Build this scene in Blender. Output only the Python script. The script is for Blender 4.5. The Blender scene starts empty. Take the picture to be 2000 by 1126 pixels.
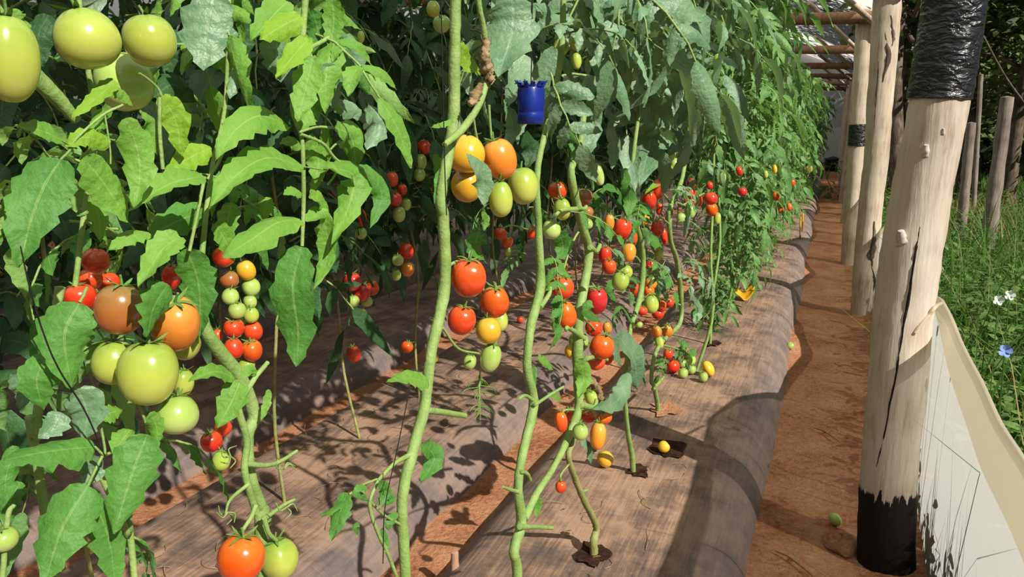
import bpy, math, random
import numpy as np
from mathutils import Vector, Matrix

S = bpy.context.scene
COL = S.collection
rng = np.random.default_rng(7)
R = math.radians

# ------------------------------------------------------------------ camera
FPX, CX, CY = 1450.0, 1000.0, 563.0
PITCH, YAW, CAMH = R(12.558), R(22.818), 1.5
C0 = np.array([0.0, 0.0, CAMH])
FW = np.array([-math.sin(YAW) * math.cos(PITCH), math.cos(YAW) * math.cos(PITCH), -math.sin(PITCH)])
RT = np.array([math.cos(YAW), math.sin(YAW), 0.0])
UP = np.cross(RT, FW)
cam = bpy.data.cameras.new('camera')
cam.lens = FPX / 2000 * 36
cam.sensor_width = 36
cam.clip_start = 0.02
cam.clip_end = 300
camo = bpy.data.objects.new('camera', cam)
COL.objects.link(camo)
M = Matrix.Identity(4)
for i in range(3):
    M[i][0], M[i][1], M[i][2], M[i][3] = RT[i], UP[i], -FW[i], C0[i]
camo.matrix_world = M
S.camera = camo

# ------------------------------------------------------------------ light
SUN_EL, SUN_AZ = R(39), R(27)
SUN = np.array([math.cos(SUN_AZ) * math.cos(SUN_EL), -math.sin(SUN_AZ) * math.cos(SUN_EL), math.sin(SUN_EL)])
sl = bpy.data.lights.new('sun', 'SUN')
sl.energy = 5.2
sl.angle = R(0.6)
sl.color = (1.0, 0.95, 0.86)
so = bpy.data.objects.new('sun', sl)
COL.objects.link(so)
so.rotation_euler = Vector(SUN).to_track_quat('Z', 'Y').to_euler()
W = bpy.data.worlds.new('world')
S.world = W
W.use_nodes = True
wn = W.node_tree
sky = wn.nodes.new('ShaderNodeTexSky')
sky.sky_type = 'NISHITA'
sky.sun_disc = False
sky.sun_elevation = SUN_EL
sky.sun_rotation = math.atan2(SUN[0], SUN[1])
bg = wn.nodes['Background']
wn.links.new(sky.outputs[0], bg.inputs[0])
bg.inputs[1].default_value = 0.024
S.view_settings.view_transform = 'Standard'
S.view_settings.look = 'None'
S.view_settings.exposure = 0.38
S.view_settings.gamma = 1.0
S.view_settings.use_curve_mapping = False


# ------------------------------------------------------------------ pixel -> world
def ray(px, py):
    return FW + RT * ((px - CX) / FPX) + UP * ((CY - py) / FPX)


def PD(px, py, d):
    return C0 + ray(px, py) * d


def PX(px, py, X=-0.6):
    v = ray(px, py)
    return C0 + v * ((X - C0[0]) / v[0])


def PY(px, py, Y):
    v = ray(px, py)
    return C0 + v * ((Y - C0[1]) / v[1])


def PZ(px, py, z=0.0):
    v = ray(px, py)
    return C0 + v * ((z - C0[2]) / v[2])


def depth(p):
    return float((np.asarray(p) - C0) @ FW)


def nrm(v):
    v = np.asarray(v, float)
    return v / max(1e-9, np.linalg.norm(v))


# ------------------------------------------------------------------ mesh builder
class MB:
    def __init__(s):
        s.V, s.F, s.U, s.K, s.n = [], [], [], [], 0

    def add(s, V, F, U=None, k=0):
        V = np.asarray(V, float)
        F = np.asarray(F, int)
        s.V.append(V)
        s.F.append(F + s.n)
        s.U.append(np.zeros((len(V), 2)) if U is None else np.asarray(U, float))
        s.K.append(np.full(len(F), k))
        s.n += len(V)
        return s

    def build(s, name, mats, parent=None, origin=None, smooth=True):
        if not isinstance(mats, (list, tuple)):
            mats = [mats]
        V = np.concatenate(s.V)
        o3 = np.zeros(3) if origin is None else np.asarray(origin, float)
        V = V - o3
        U = np.concatenate(s.U)
        me = bpy.data.meshes.new(name)
        me.vertices.add(len(V))
        me.vertices.foreach_set('co', V.ravel())
        li = np.concatenate([f.ravel() for f in s.F])
        tot = np.concatenate([np.full(len(f), f.shape[1]) for f in s.F])
        st = np.concatenate([[0], np.cumsum(tot)[:-1]])
        me.loops.add(len(li))
        me.loops.foreach_set('vertex_index', li)
        me.polygons.add(len(tot))
        me.polygons.foreach_set('loop_start', st)
        me.polygons.foreach_set('loop_total', tot)
        me.polygons.foreach_set('material_index', np.concatenate(s.K))
        me.polygons.foreach_set('use_smooth', np.full(len(tot), smooth))
        uv = me.uv_layers.new(name='uv')
        uv.data.foreach_set('uv', U[li].ravel())
        me.update(calc_edges=True)
        me.validate()
        for m in mats:
            me.materials.append(m)
        ob = bpy.data.objects.new(name, me)
        COL.objects.link(ob)
        if parent is not None:
            ob.parent = parent
        else:
            ob.location = o3
        return ob


def tag(o, label=None, cat=None, group=None, kind=None):
    if label: o['label'] = label
    if cat: o['category'] = cat
    if group: o['group'] = group
    if kind: o['kind'] = kind
    return o


def empty(name, loc, label=None, cat=None, group=None):
    e = bpy.data.objects.new(name, None)
    e.empty_display_size = 0.05
    COL.objects.link(e)
    e.location = loc
    return tag(e, label, cat, group)


def smoothpath(pts, n):
    P = np.asarray(pts, float)
    if len(P) == 2:
        t = np.linspace(0, 1, n)[:, None]
        return P[0] * (1 - t) + P[1] * t
    Q = np.vstack([2 * P[0] - P[1], P, 2 * P[-1] - P[-2]])
    seg = len(P) - 1
    out = []
    for x in np.linspace(0, seg, n):
        i = min(int(x), seg - 1)
        t = x - i
        a, b, c, d = Q[i], Q[i + 1], Q[i + 2], Q[i + 3]
        out.append(0.5 * ((2 * b) + (c - a) * t + (2 * a - 5 * b + 4 * c - d) * t * t + (3 * b - a - 3 * c + d) * t ** 3))
    return np.array(out)


def tube(mb, pts, rad, n=8, m=None, k=0, cap=True, lump=0.0):
    P = np.asarray(pts, float)
    if m: P = smoothpath(P, m)
    N = len(P)
    rr = np.interp(np.linspace(0, 1, N), np.linspace(0, 1, len(np.atleast_1d(rad))), np.atleast_1d(rad)) if np.ndim(rad) else np.full(N, rad)
    T = np.gradient(P, axis=0)
    T /= np.maximum(1e-9, np.linalg.norm(T, axis=1))[:, None]
    a = np.cross(T[0], [0.31, 0.2, 0.93])
    if np.linalg.norm(a) < 0.05: a = np.cross(T[0], [1, 0, 0])
    a = nrm(a)
    th = np.linspace(0, 2 * np.pi, n, endpoint=False)
    V, U = [], []
    L = np.concatenate([[0], np.cumsum(np.linalg.norm(np.diff(P, axis=0), axis=1))])
    for i in range(N):
        a = nrm(a - T[i] * (a @ T[i]))
        b = np.cross(T[i], a)
        r = rr[i] * (1 + (lump * rng.normal(size=n) if lump else 0))
        V.append(P[i] + np.outer(np.cos(th) * r, a) + np.outer(np.sin(th) * r, b))
        U.append(np.stack([th / 6.2832, np.full(n, L[i])], 1))
    V = np.concatenate(V)
    U = np.concatenate(U)
    i, j = np.meshgrid(np.arange(N - 1), np.arange(n), indexing='ij')
    j2 = (j + 1) % n
    F = np.stack([i * n + j, i * n + j2, (i + 1) * n + j2, (i + 1) * n + j], -1).reshape(-1, 4)
    mb.add(V, F, U, k)
    if cap:
        for e, ring in ((0, 0), (N - 1, (N - 1) * n)):
            VV = np.vstack([V[ring:ring + n], P[e] + T[e] * (rr[e] * (0.25 if e else -0.25))])
            q = np.arange(n)
            FF = np.stack([q, (q + 1) % n, np.full(n, n)], 1)
            if e == 0: FF = FF[:, ::-1]
            mb.add(VV, FF, None, k)
    return mb


def gridfaces(nr, nc):
    i, j = np.meshgrid(np.arange(nr - 1), np.arange(nc - 1), indexing='ij')
    return np.stack([i * nc + j, i * nc + j + 1, (i + 1) * nc + j + 1, (i + 1) * nc + j], -1).reshape(-1, 4)


def leaflet(mb, mid, W, N, seg=16, cols=7, teeth=4, tooth=0.3, fold=0.25, quilt=0.05, curl=0.0, k=0, seed=None, point=1.0):
    """a leaf blade along a midrib polyline; W full width; N the side its upper face looks to."""
    r = np.random.default_rng(seed if seed is not None else int(rng.integers(1 << 30)))
    P = smoothpath(mid, seg + 1)
    T = np.gradient(P, axis=0)
    T /= np.maximum(1e-9, np.linalg.norm(T, axis=1))[:, None]
    L = np.linalg.norm(np.diff(P, axis=0), axis=1).sum()
    N = nrm(N)
    t = np.linspace(0, 1, seg + 1)
    w = (t + 0.015) ** 0.55 * (1.0 - t) ** (0.85 * point)
    w = np.maximum(w / w.max(), 0.02)
    u = np.linspace(-1, 1, cols)
    V = np.zeros((seg + 1, cols, 3))
    U = np.zeros((seg + 1, cols, 2))
    ph = r.uniform(0, 1, 2)
    rip = r.uniform(0, 6.28, 4)
    for i in range(seg + 1):
        n = nrm(N - T[i] * (N @ T[i]))
        s = np.cross(T[i], n)
        for j in range(cols):
            side = 0 if u[j] < 0 else 1
            au = abs(u[j])
            x = (t[i] * teeth + ph[side]) % 1.0
            saw = 1 - tooth * x * (t[i] > .08) * au ** 2
            fwd = tooth * 0.16 * L / max(teeth, 1) * (1 - x) * au ** 2
            hw = 0.5 * W * w[i] * saw
            z = fold * au * hw - curl * (au * hw) ** 2 / max(W, 1e-4) * 2
            z += quilt * W * math.sin(6.2832 * (t[i] * 5.5 - 0.9 * au) + rip[0]) * au * (1.3 - au) * 1.6
            z += 0.09 * W * math.sin(5 * t[i] + rip[1 + side]) * au ** 1.5
            V[i, j] = P[i] + s * (u[j] * hw) + n * z + T[i] * fwd
            U[i, j] = (0.5 + 0.5 * u[j], t[i])
    mb.add(V.reshape(-1, 3), gridfaces(seg + 1, cols), U.reshape(-1, 2), k)


# ------------------------------------------------------------------ materials
def mat(name):
    m = bpy.data.materials.new(name)
    m.use_nodes = True
    nt = m.node_tree
    p = nt.nodes['Principled BSDF']
    return m, nt, p


def node(nt, typ, ins=None, **kw):
    n = nt.nodes.new(typ)
    for a, b in kw.items(): setattr(n, a, b)
    for a, b in (ins or {}).items():
        if hasattr(b, 'is_output') or isinstance(b, bpy.types.NodeSocket):
            nt.links.new(b, n.inputs[a])
        else:
            n.inputs[a].default_value = b
    return n


def ramp(nt, fac, stops):
    r = nt.nodes.new('ShaderNodeValToRGB')
    while len(r.color_ramp.elements) < len(stops): r.color_ramp.elements.new(0.5)
    for e, (p, c) in zip(r.color_ramp.elements, stops):
        e.position = p
        e.color = (*c, 1)
    nt.links.new(fac, r.inputs[0])
    return r.outputs[0]


def lin(r, g, b):
    f = lambda c: ((c / 255 + 0.055) / 1.055) ** 2.4 if c > 10 else c / 255 / 12.92
    return (f(r), f(g), f(b))


def mixc(nt, fac, a, b, mode='MIX'):
    n = nt.nodes.new('ShaderNodeMix')
    n.data_type = 'RGBA'
    n.blend_type = mode
    for i, v in ((0, fac), (6, a), (7, b)):
        if isinstance(v, bpy.types.NodeSocket): nt.links.new(v, n.inputs[i])
        else: n.inputs[i].default_value = v if i == 0 else (*v, 1)
    return n.outputs[2]


def mth(nt, op, a, b=None, c=None):
    n = nt.nodes.new('ShaderNodeMath')
    n.operation = op
    for i, v in enumerate((a, b, c)):
        if v is None: continue
        if isinstance(v, bpy.types.NodeSocket): nt.links.new(v, n.inputs[i])
        else: n.inputs[i].default_value = v
    return n.outputs[0]


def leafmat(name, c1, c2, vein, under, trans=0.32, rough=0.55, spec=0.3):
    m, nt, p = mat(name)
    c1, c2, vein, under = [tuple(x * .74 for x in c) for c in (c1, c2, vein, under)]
    tc = nt.nodes.new('ShaderNodeTexCoord')
    no = node(nt, 'ShaderNodeTexNoise', {'Vector': tc.outputs['Object'], 'Scale': 9.0, 'Detail': 3.0})
    base = ramp(nt, no.outputs[0], [(0.32, c1), (0.68, c2)])
    sx = node(nt, 'ShaderNodeSeparateXYZ', {0: tc.outputs['UV']})
    au = mth(nt, 'ABSOLUTE', mth(nt, 'SUBTRACT', sx.outputs[0], 0.5))
    mid = mth(nt, 'LESS_THAN', au, 0.022)
    q = mth(nt, 'FRACT', mth(nt, 'SUBTRACT', mth(nt, 'MULTIPLY', sx.outputs[1], 6.5), mth(nt, 'MULTIPLY', au, 3.0)))
    lat = mth(nt, 'MULTIPLY', mth(nt, 'LESS_THAN', q, 0.08), 0.3)
    vf = mth(nt, 'MULTIPLY', mth(nt, 'MAXIMUM', mid, lat), mth(nt, 'LESS_THAN', 0.002, au))
    col = mixc(nt, mth(nt, 'MULTIPLY', vf, 0.7), base, vein)
    geo = nt.nodes.new('ShaderNodeNewGeometry')
    col = mixc(nt, mth(nt, 'MULTIPLY', geo.outputs['Backfacing'], 0.55), col, under)
    nb = node(nt, 'ShaderNodeTexNoise', {'Vector': tc.outputs['Object'], 'Scale': 90.0, 'Detail': 3.0})
    hgt = mth(nt, 'ADD', mth(nt, 'MULTIPLY', nb.outputs[0], 0.5), mth(nt, 'MULTIPLY', vf, -0.5))
    bp = node(nt, 'ShaderNodeBump', {'Height': hgt, 'Strength': 0.9, 'Distance': 0.008})
    nt.links.new(col, p.inputs['Base Color'])
    nt.links.new(bp.outputs[0], p.inputs['Normal'])
    p.inputs['Roughness'].default_value = rough
    p.inputs['Specular IOR Level'].default_value = spec
    tr = nt.nodes.new('ShaderNodeBsdfTranslucent')
    tcol = mixc(nt, 1.0, col, (1.0, 1.15, 0.55), 'MULTIPLY')
    nt.links.new(tcol, tr.inputs[0])
    mx = nt.nodes.new('ShaderNodeMixShader')
    mx.inputs[0].default_value = trans
    nt.links.new(p.outputs[0], mx.inputs[1])
    nt.links.new(tr.outputs[0], mx.inputs[2])
    nt.links.new(mx.outputs[0], nt.nodes['Material Output'].inputs[0])
    return m


def simple(name, c1, c2, scale=12, rough=0.7, bump=0.2, bscale=60, stretch=None, spec=0.3, dist=0.004):
    c1, c2 = [tuple(x * .74 for x in c) for c in (c1, c2)]
    m, nt, p = mat(name)
    tc = nt.nodes.new('ShaderNodeTexCoord')
    v = tc.outputs['Object']
    if stretch:
        v = node(nt, 'ShaderNodeMapping', {0: v, 'Scale': stretch}).outputs[0]
    no = node(nt, 'ShaderNodeTexNoise', {'Vector': v, 'Scale': scale, 'Detail': 5.0, 'Roughness': 0.6})
    nt.links.new(ramp(nt, no.outputs[0], [(0.3, c1), (0.7, c2)]), p.inputs['Base Color'])
    nb = node(nt, 'ShaderNodeTexNoise', {'Vector': v, 'Scale': bscale, 'Detail': 6.0})
    bp = node(nt, 'ShaderNodeBump', {'Height': nb.outputs[0], 'Strength': bump, 'Distance': dist})
    nt.links.new(bp.outputs[0], p.inputs['Normal'])
    p.inputs['Roughness'].default_value = rough
    p.inputs['Specular IOR Level'].default_value = spec
    return m


LEAF_YOUNG = leafmat('young leaf', lin(112, 168, 62), lin(140, 192, 80), lin(178, 212, 120), lin(160, 200, 120), 0.3)
LEAF_LIME = leafmat('lime leaf', lin(140, 190, 50), lin(165, 210, 75), lin(195, 225, 120), lin(175, 210, 120), 0.35)
LEAF_MID = leafmat('mid green leaf', lin(80, 140, 58), lin(108, 168, 72), lin(150, 190, 105), lin(140, 180, 120), 0.28)
LEAF_OLD = leafmat('grey green leaf', lin(104, 146, 104), lin(142, 180, 136), lin(165, 195, 155), lin(160, 190, 154), 0.24, 0.46, 0.5)
LEAF_ROW = leafmat('row leaf', lin(72, 128, 56), lin(134, 182, 100), lin(155, 195, 124), lin(150, 185, 130), 0.3, 0.48, 0.45)
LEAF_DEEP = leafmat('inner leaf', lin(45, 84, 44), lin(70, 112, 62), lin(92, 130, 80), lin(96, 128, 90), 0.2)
STEM = simple('stem', lin(122, 156, 76), lin(164, 190, 112), 30, 0.6, 0.4, 200)
STEM_OLD = simple('woody stem', lin(135, 140, 80), lin(170, 170, 105), 25, 0.7, 0.6, 120)
STEM_DRY = simple('dried stem', lin(120, 92, 62), lin(190, 165, 125), 60, 0.85, 0.8, 150)
CALYX = simple('calyx', lin(88, 130, 55), lin(135, 170, 85), 50, 0.6, 0.3, 200)
TWINE = simple('black twine', lin(18, 18, 18), lin(40, 38, 36), 80, 0.8, 0.3, 300)


def tommat(name, body, shoulder, end, rough=0.22):
    body, shoulder, end = [tuple(x * .82 for x in c) for c in (body, shoulder, end)]
    m, nt, p = mat(name)
    tc = nt.nodes.new('ShaderNodeTexCoord')
    sx = node(nt, 'ShaderNodeSeparateXYZ', {0: tc.outputs['Generated']})
    no = node(nt, 'ShaderNodeTexNoise', {'Vector': tc.outputs['Generated'], 'Scale': 2.2, 'Detail': 3.0})
    f = mth(nt, 'ADD', sx.outputs[2], mth(nt, 'MULTIPLY', mth(nt, 'SUBTRACT', no.outputs[0], 0.5), 0.5))
    col = ramp(nt, f, [(0.05, end), (0.5, body), (1.0, shoulder)])
    oi = nt.nodes.new('ShaderNodeObjectInfo')
    hs = node(nt, 'ShaderNodeHueSaturation', {'Color': col, 'Hue': mth(nt, 'ADD', 0.495, mth(nt, 'MULTIPLY', oi.outputs['Random'], 0.012)), 'Value': mth(nt, 'ADD', 0.9, mth(nt, 'MULTIPLY', oi.outputs['Random'], 0.18))})
    nt.links.new(hs.outputs[0], p.inputs['Base Color'])
    p.inputs['Roughness'].default_value = rough
    p.inputs['Specular IOR Level'].default_value = 0.5
    p.inputs['Coat Weight'].default_value = 0.25
    p.inputs['Coat Roughness'].default_value = 0.12
    return m


TM = {
    'R': tommat('red tomato', lin(226, 66, 30), lin(230, 88, 36), lin(215, 44, 24)),
    'P': tommat('pinkish red tomato', lin(214, 48, 40), lin(220, 70, 50), lin(200, 40, 38)),
    'O': tommat('orange red tomato', lin(232, 88, 20), lin(236, 120, 35), lin(228, 70, 22)),
    'A': tommat('orange tomato', lin(238, 140, 45), lin(232, 165, 70), lin(236, 125, 45)),
    'Y': tommat('yellow tomato', lin(228, 178, 45), lin(215, 185, 70), lin(232, 172, 50)),
    'L': tommat('lime tomato', lin(186, 200, 84), lin(142, 172, 66), lin(200, 206, 96)),
    'G': tommat('pale green tomato', lin(176, 200, 100), lin(148, 180, 82), lin(196, 212, 128)),
    'B': tommat('brown turning tomato', lin(176, 110, 55), lin(140, 120, 60), lin(190, 100, 50)),
}


def soilmat(name, dark, mid, light, sc=3.0):
    m, nt, p = mat(name)
    tc = nt.nodes.new('ShaderNodeTexCoord')
    n1 = node(nt, 'ShaderNodeTexNoise', {'Vector': tc.outputs['Object'], 'Scale': sc, 'Detail': 8.0, 'Roughness': 0.65})
    n2 = node(nt, 'ShaderNodeTexNoise', {'Vector': tc.outputs['Object'], 'Scale': 45.0, 'Detail': 6.0, 'Roughness': 0.7})
    f = mth(nt, 'ADD', mth(nt, 'MULTIPLY', n1.outputs[0], 0.55), mth(nt, 'MULTIPLY', n2.outputs[0], 0.45))
    nt.links.new(ramp(nt, f, [(0.36, dark), (0.5, mid), (0.66, light)]), p.inputs['Base Color'])
    bp = node(nt, 'ShaderNodeBump', {'Height': n2.outputs[0], 'Strength': 1.0, 'Distance': 0.035})
    nt.links.new(bp.outputs[0], p.inputs['Normal'])
    p.inputs['Roughness'].default_value = 0.95
    p.inputs['Specular IOR Level'].default_value = 0.1
    return m


SOIL = soilmat('red soil', lin(150, 92, 62), lin(202, 142, 104), lin(222, 170, 132))
FIELD = soilmat('field soil', lin(60, 58, 30), lin(88, 84, 44), lin(110, 96, 60))
DARKSOIL = soilmat('planting hole soil', lin(40, 30, 24), lin(70, 48, 36), lin(110, 78, 56), 12)


def filmmat():
    m, nt, p = mat('dusty black mulch film')
    tc = nt.nodes.new('ShaderNodeTexCoord')
    st = node(nt, 'ShaderNodeMapping', {0: tc.outputs['Object'], 'Scale': (26, 1.4, 6)})
    n1 = node(nt, 'ShaderNodeTexNoise', {'Vector': st.outputs[0], 'Scale': 3.0, 'Detail': 6.0, 'Roughness': 0.6})
    n2 = node(nt, 'ShaderNodeTexNoise', {'Vector': tc.outputs['Object'], 'Scale': 4.5, 'Detail': 9.0, 'Roughness': 0.68})
    f = mth(nt, 'ADD', mth(nt, 'MULTIPLY', n1.outputs[0], 0.3), mth(nt, 'MULTIPLY', n2.outputs[0], 0.7))
    dust = ramp(nt, f, [(0.36, lin(72, 64, 62)), (0.46, lin(112, 91, 78)), (0.58, lin(158, 127, 104))])
    su = node(nt, 'ShaderNodeSeparateXYZ', {0: tc.outputs['UV']})
    ed = mth(nt, 'MULTIPLY', mth(nt, 'SUBTRACT', mth(nt, 'ADD', mth(nt, 'ABSOLUTE', su.outputs[0]), mth(nt, 'MULTIPLY', n2.outputs[0], .3)), .40), 6.0)
    edc = nt.nodes.new('ShaderNodeClamp')
    nt.links.new(ed, edc.inputs[0])
    dust = mixc(nt, mth(nt, 'MULTIPLY', edc.outputs[0], .55), dust, lin(104, 97, 96))
    nt.links.new(dust, p.inputs['Base Color'])
    wr = node(nt, 'ShaderNodeMapping', {0: tc.outputs['Object'], 'Scale': (2.0, 9, 3)})
    n3 = node(nt, 'ShaderNodeTexNoise', {'Vector': wr.outputs[0], 'Scale': 3.0, 'Detail': 5.0})
    bp = node(nt, 'ShaderNodeBump', {'Height': mth(nt, 'ADD', n3.outputs[0], mth(nt, 'MULTIPLY', n1.outputs[0], 0.4)), 'Strength': 0.5, 'Distance': 0.015})
    nt.links.new(bp.outputs[0], p.inputs['Normal'])
    p.inputs['Roughness'].default_value = 0.62
    p.inputs['Specular IOR Level'].default_value = 0.35
    return m


FILM = filmmat()


def woodmat(name, c1, c2, c3, burnt=None):
    c1, c2, c3 = [tuple(x * .8 for x in c) for c in (c1, c2, c3)]
    m, nt, p = mat(name)
    tc = nt.nodes.new('ShaderNodeTexCoord')
    mp = node(nt, 'ShaderNodeMapping', {0: tc.outputs['Object'], 'Scale': (1, 1, 0.09)})
    n1 = node(nt, 'ShaderNodeTexNoise', {'Vector': mp.outputs[0], 'Scale': 55.0, 'Detail': 6.0, 'Roughness': 0.65})
    n2 = node(nt, 'ShaderNodeTexNoise', {'Vector': tc.outputs['Object'], 'Scale': 5.0, 'Detail': 4.0})
    f = mth(nt, 'ADD', mth(nt, 'MULTIPLY', n1.outputs[0], 0.5), mth(nt, 'MULTIPLY', n2.outputs[0], 0.5))
    col = ramp(nt, f, [(0.3, c1), (0.48, c2), (0.65, c3)])
    if burnt is not None:
        sx = node(nt, 'ShaderNodeSeparateXYZ', {0: tc.outputs['Object']})
        e = mth(nt, 'ADD', sx.outputs[2], mth(nt, 'MULTIPLY', mth(nt, 'SUBTRACT', n1.outputs[0], 0.5), 0.2))
        k = mth(nt, 'LESS_THAN', e, burnt)
        col = mixc(nt, k, col, lin(26, 23, 21))
    nt.links.new(col, p.inputs['Base Color'])
    bp = node(nt, 'ShaderNodeBump', {'Height': n1.outputs[0], 'Strength': 0.45, 'Distance': 0.008})
    nt.links.new(bp.outputs[0], p.inputs['Normal'])
    p.inputs['Roughness'].default_value = 0.8
    p.inputs['Specular IOR Level'].default_value = 0.2
    return m


WOOD_NEAR = woodmat('peeled pole', lin(158, 138, 118), lin(206, 190, 172), lin(222, 210, 196), 0.27)
WOOD = woodmat('peeled pole far', lin(146, 124, 102), lin(198, 180, 158), lin(220, 206, 188))
WOOD_GREY = woodmat('grey fence wood', lin(80, 74, 66), lin(132, 122, 110), lin(165, 154, 140))
BEAM = woodmat('brown pole', lin(96, 66, 48), lin(140, 102, 78), lin(168, 130, 104))
BARK = woodmat('bark', lin(50, 40, 32), lin(92, 80, 66), lin(140, 126, 108))
CRACK = simple('wood crack', lin(20, 14, 10), lin(40, 28, 20), 40, 0.9)
KNOT = simple('pale knot', lin(200, 185, 172), lin(232, 222, 212), 30, 0.8)


def wrapmat():
    m, nt, p = mat('black plastic wrap')
    tc = nt.nodes.new('ShaderNodeTexCoord')
    mp = node(nt, 'ShaderNodeMapping', {0: tc.outputs['Object'], 'Scale': (1, 1, 2.4)})
    n = node(nt, 'ShaderNodeTexNoise', {'Vector': mp.outputs[0], 'Scale': 20.0, 'Detail': 3.0, 'Distortion': 0.8})
    bp = node(nt, 'ShaderNodeBump', {'Height': n.outputs[0], 'Strength': 0.8, 'Distance': 0.02})
    nt.links.new(bp.outputs[0], p.inputs['Normal'])
    p.inputs['Base Color'].default_value = (0.012, 0.013, 0.016, 1)
    p.inputs['Roughness'].default_value = 0.33
    return m


WRAP = wrapmat()


def sheetmat(name, col, tcol, transl, transp, rough=0.35):
    m, nt, p = mat(name)
    tc = nt.nodes.new('ShaderNodeTexCoord')
    n = node(nt, 'ShaderNodeTexNoise', {'Vector': tc.outputs['Object'], 'Scale': 3.0, 'Detail': 5.0})
    c = ramp(nt, n.outputs[0], [(0.3, tuple(x * 0.86 for x in col)), (0.65, col)])
    nt.links.new(c, p.inputs['Base Color'])
    p.inputs['Roughness'].default_value = rough
    t = nt.nodes.new('ShaderNodeBsdfTranslucent')
    t.inputs[0].default_value = (*tcol, 1)
    a = nt.nodes.new('ShaderNodeMixShader')
    a.inputs[0].default_value = transl
    nt.links.new(p.outputs[0], a.inputs[1])
    nt.links.new(t.outputs[0], a.inputs[2])
    tp = nt.nodes.new('ShaderNodeBsdfTransparent')
    b = nt.nodes.new('ShaderNodeMixShader')
    b.inputs[0].default_value = transp
    nt.links.new(a.outputs[0], b.inputs[1])
    nt.links.new(tp.outputs[0], b.inputs[2])
    nt.links.new(b.outputs[0], nt.nodes['Material Output'].inputs[0])
    return m


SHEET = sheetmat('milky plastic sheet', lin(206, 206, 200), lin(222, 221, 214), 0.66, 0.2)
HEM = sheetmat('folded plastic hem', lin(236, 226, 206), lin(244, 232, 208), 0.55, 0.0)
ROOF = sheetmat('greenhouse film', lin(222, 224, 220), lin(236, 236, 230), 0.62, 0.04)
GRASS = leafmat('grass', lin(66, 112, 40), lin(122, 168, 72), lin(104, 146, 62), lin(110, 150, 70), 0.35)
WEED = leafmat('weed leaf', lin(80, 126, 54), lin(140, 178, 98), lin(150, 175, 105), lin(130, 165, 100), 0.3)
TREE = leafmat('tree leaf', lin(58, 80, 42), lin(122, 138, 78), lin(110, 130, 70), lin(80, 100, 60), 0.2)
TREE_PAINTED_LIT = leafmat('painted sunlit tree leaf', lin(88, 110, 58), lin(160, 172, 108), lin(140, 160, 100), lin(140, 155, 100), 0.25)  # paler copy of the tree leaf, sunlight put into its colour
DRYGRASS = leafmat('dry grass', lin(140, 126, 76), lin(186, 170, 112), lin(186, 170, 112), lin(170, 160, 110), 0.3)
BLUE = simple('blue plastic', lin(14, 34, 120), lin(26, 54, 160), 14, 0.35, 0.5, 30, None, 0.5)
YELLOW = simple('yellow plastic', lin(222, 160, 20), lin(240, 190, 45), 10, 0.4, 0.3, 30)
BLACKP = simple('black plastic', lin(14, 15, 18), lin(30, 32, 36), 10, 0.4, 0.3, 30)
STICK = simple('stick wood', lin(170, 130, 105), lin(205, 165, 135), 25, 0.8, 0.5, 90, (1, 1, .2))
DRYLEAF = simple('dry leaf', lin(130, 96, 60), lin(176, 142, 96), 40, 0.85, 0.4, 100)
FLOWER_B = simple('blue petal', lin(120, 150, 220), lin(160, 180, 240), 30, 0.7)
FLOWER_W = simple('white petal', lin(205, 220, 200), lin(235, 240, 228), 30, 0.7)

# ------------------------------------------------------------------ ground, beds
BZ = 0.14
BEDX = [-0.62 - 1.15 * k for k in range(8)]


def nz(x, y, s=0):
    return (np.sin(x * 3.1 + y * 1.7 + s) + np.sin(x * 7.3 - y * 4.1 + 2 * s) * 0.5 + np.sin(x * 13.7 + y * 11.3 + s) * 0.3) / 1.8


def surf(xs, ys, fz):
    X, Y = np.meshgrid(xs, ys)
    V = np.stack([X, Y, fz(X, Y)], -1).reshape(-1, 3)
    U = np.stack([X, Y], -1).reshape(-1, 2)
    return V, gridfaces(len(ys), len(xs)), U


ys = np.concatenate([np.arange(-1.5, 6, .06), np.arange(6, 32.1, .3)])
mb = MB()
mb.add(*surf(np.concatenate([np.arange(-10.0, -2.6, .25), np.arange(-2.6, 0.66, .04)]), ys, lambda x, y: 0.014 * nz(x, y) + 0.008 * nz(3 * x, 3 * y, 1) + .005 * nz(7 * x, 7 * y, 2) - 0.005 + 0.02 * np.clip((x - .25) / .2, 0, 1)))
tag(mb.build('ground', SOIL), 'bare reddish soil of the path and the furrows between beds', 'soil', kind='structure')
mb = MB()
mb.add(*surf(np.arange(0.46, 30, .5), np.arange(-2, 48, .5), lambda x, y: 0.04 * nz(x * .5, y * .5) + .02 + 0.012 * np.clip(x - .46, 0, 30)))
tag(mb.build('field_ground', FIELD), 'weedy ground of the field outside the posts', 'ground', kind='structure')

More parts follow.
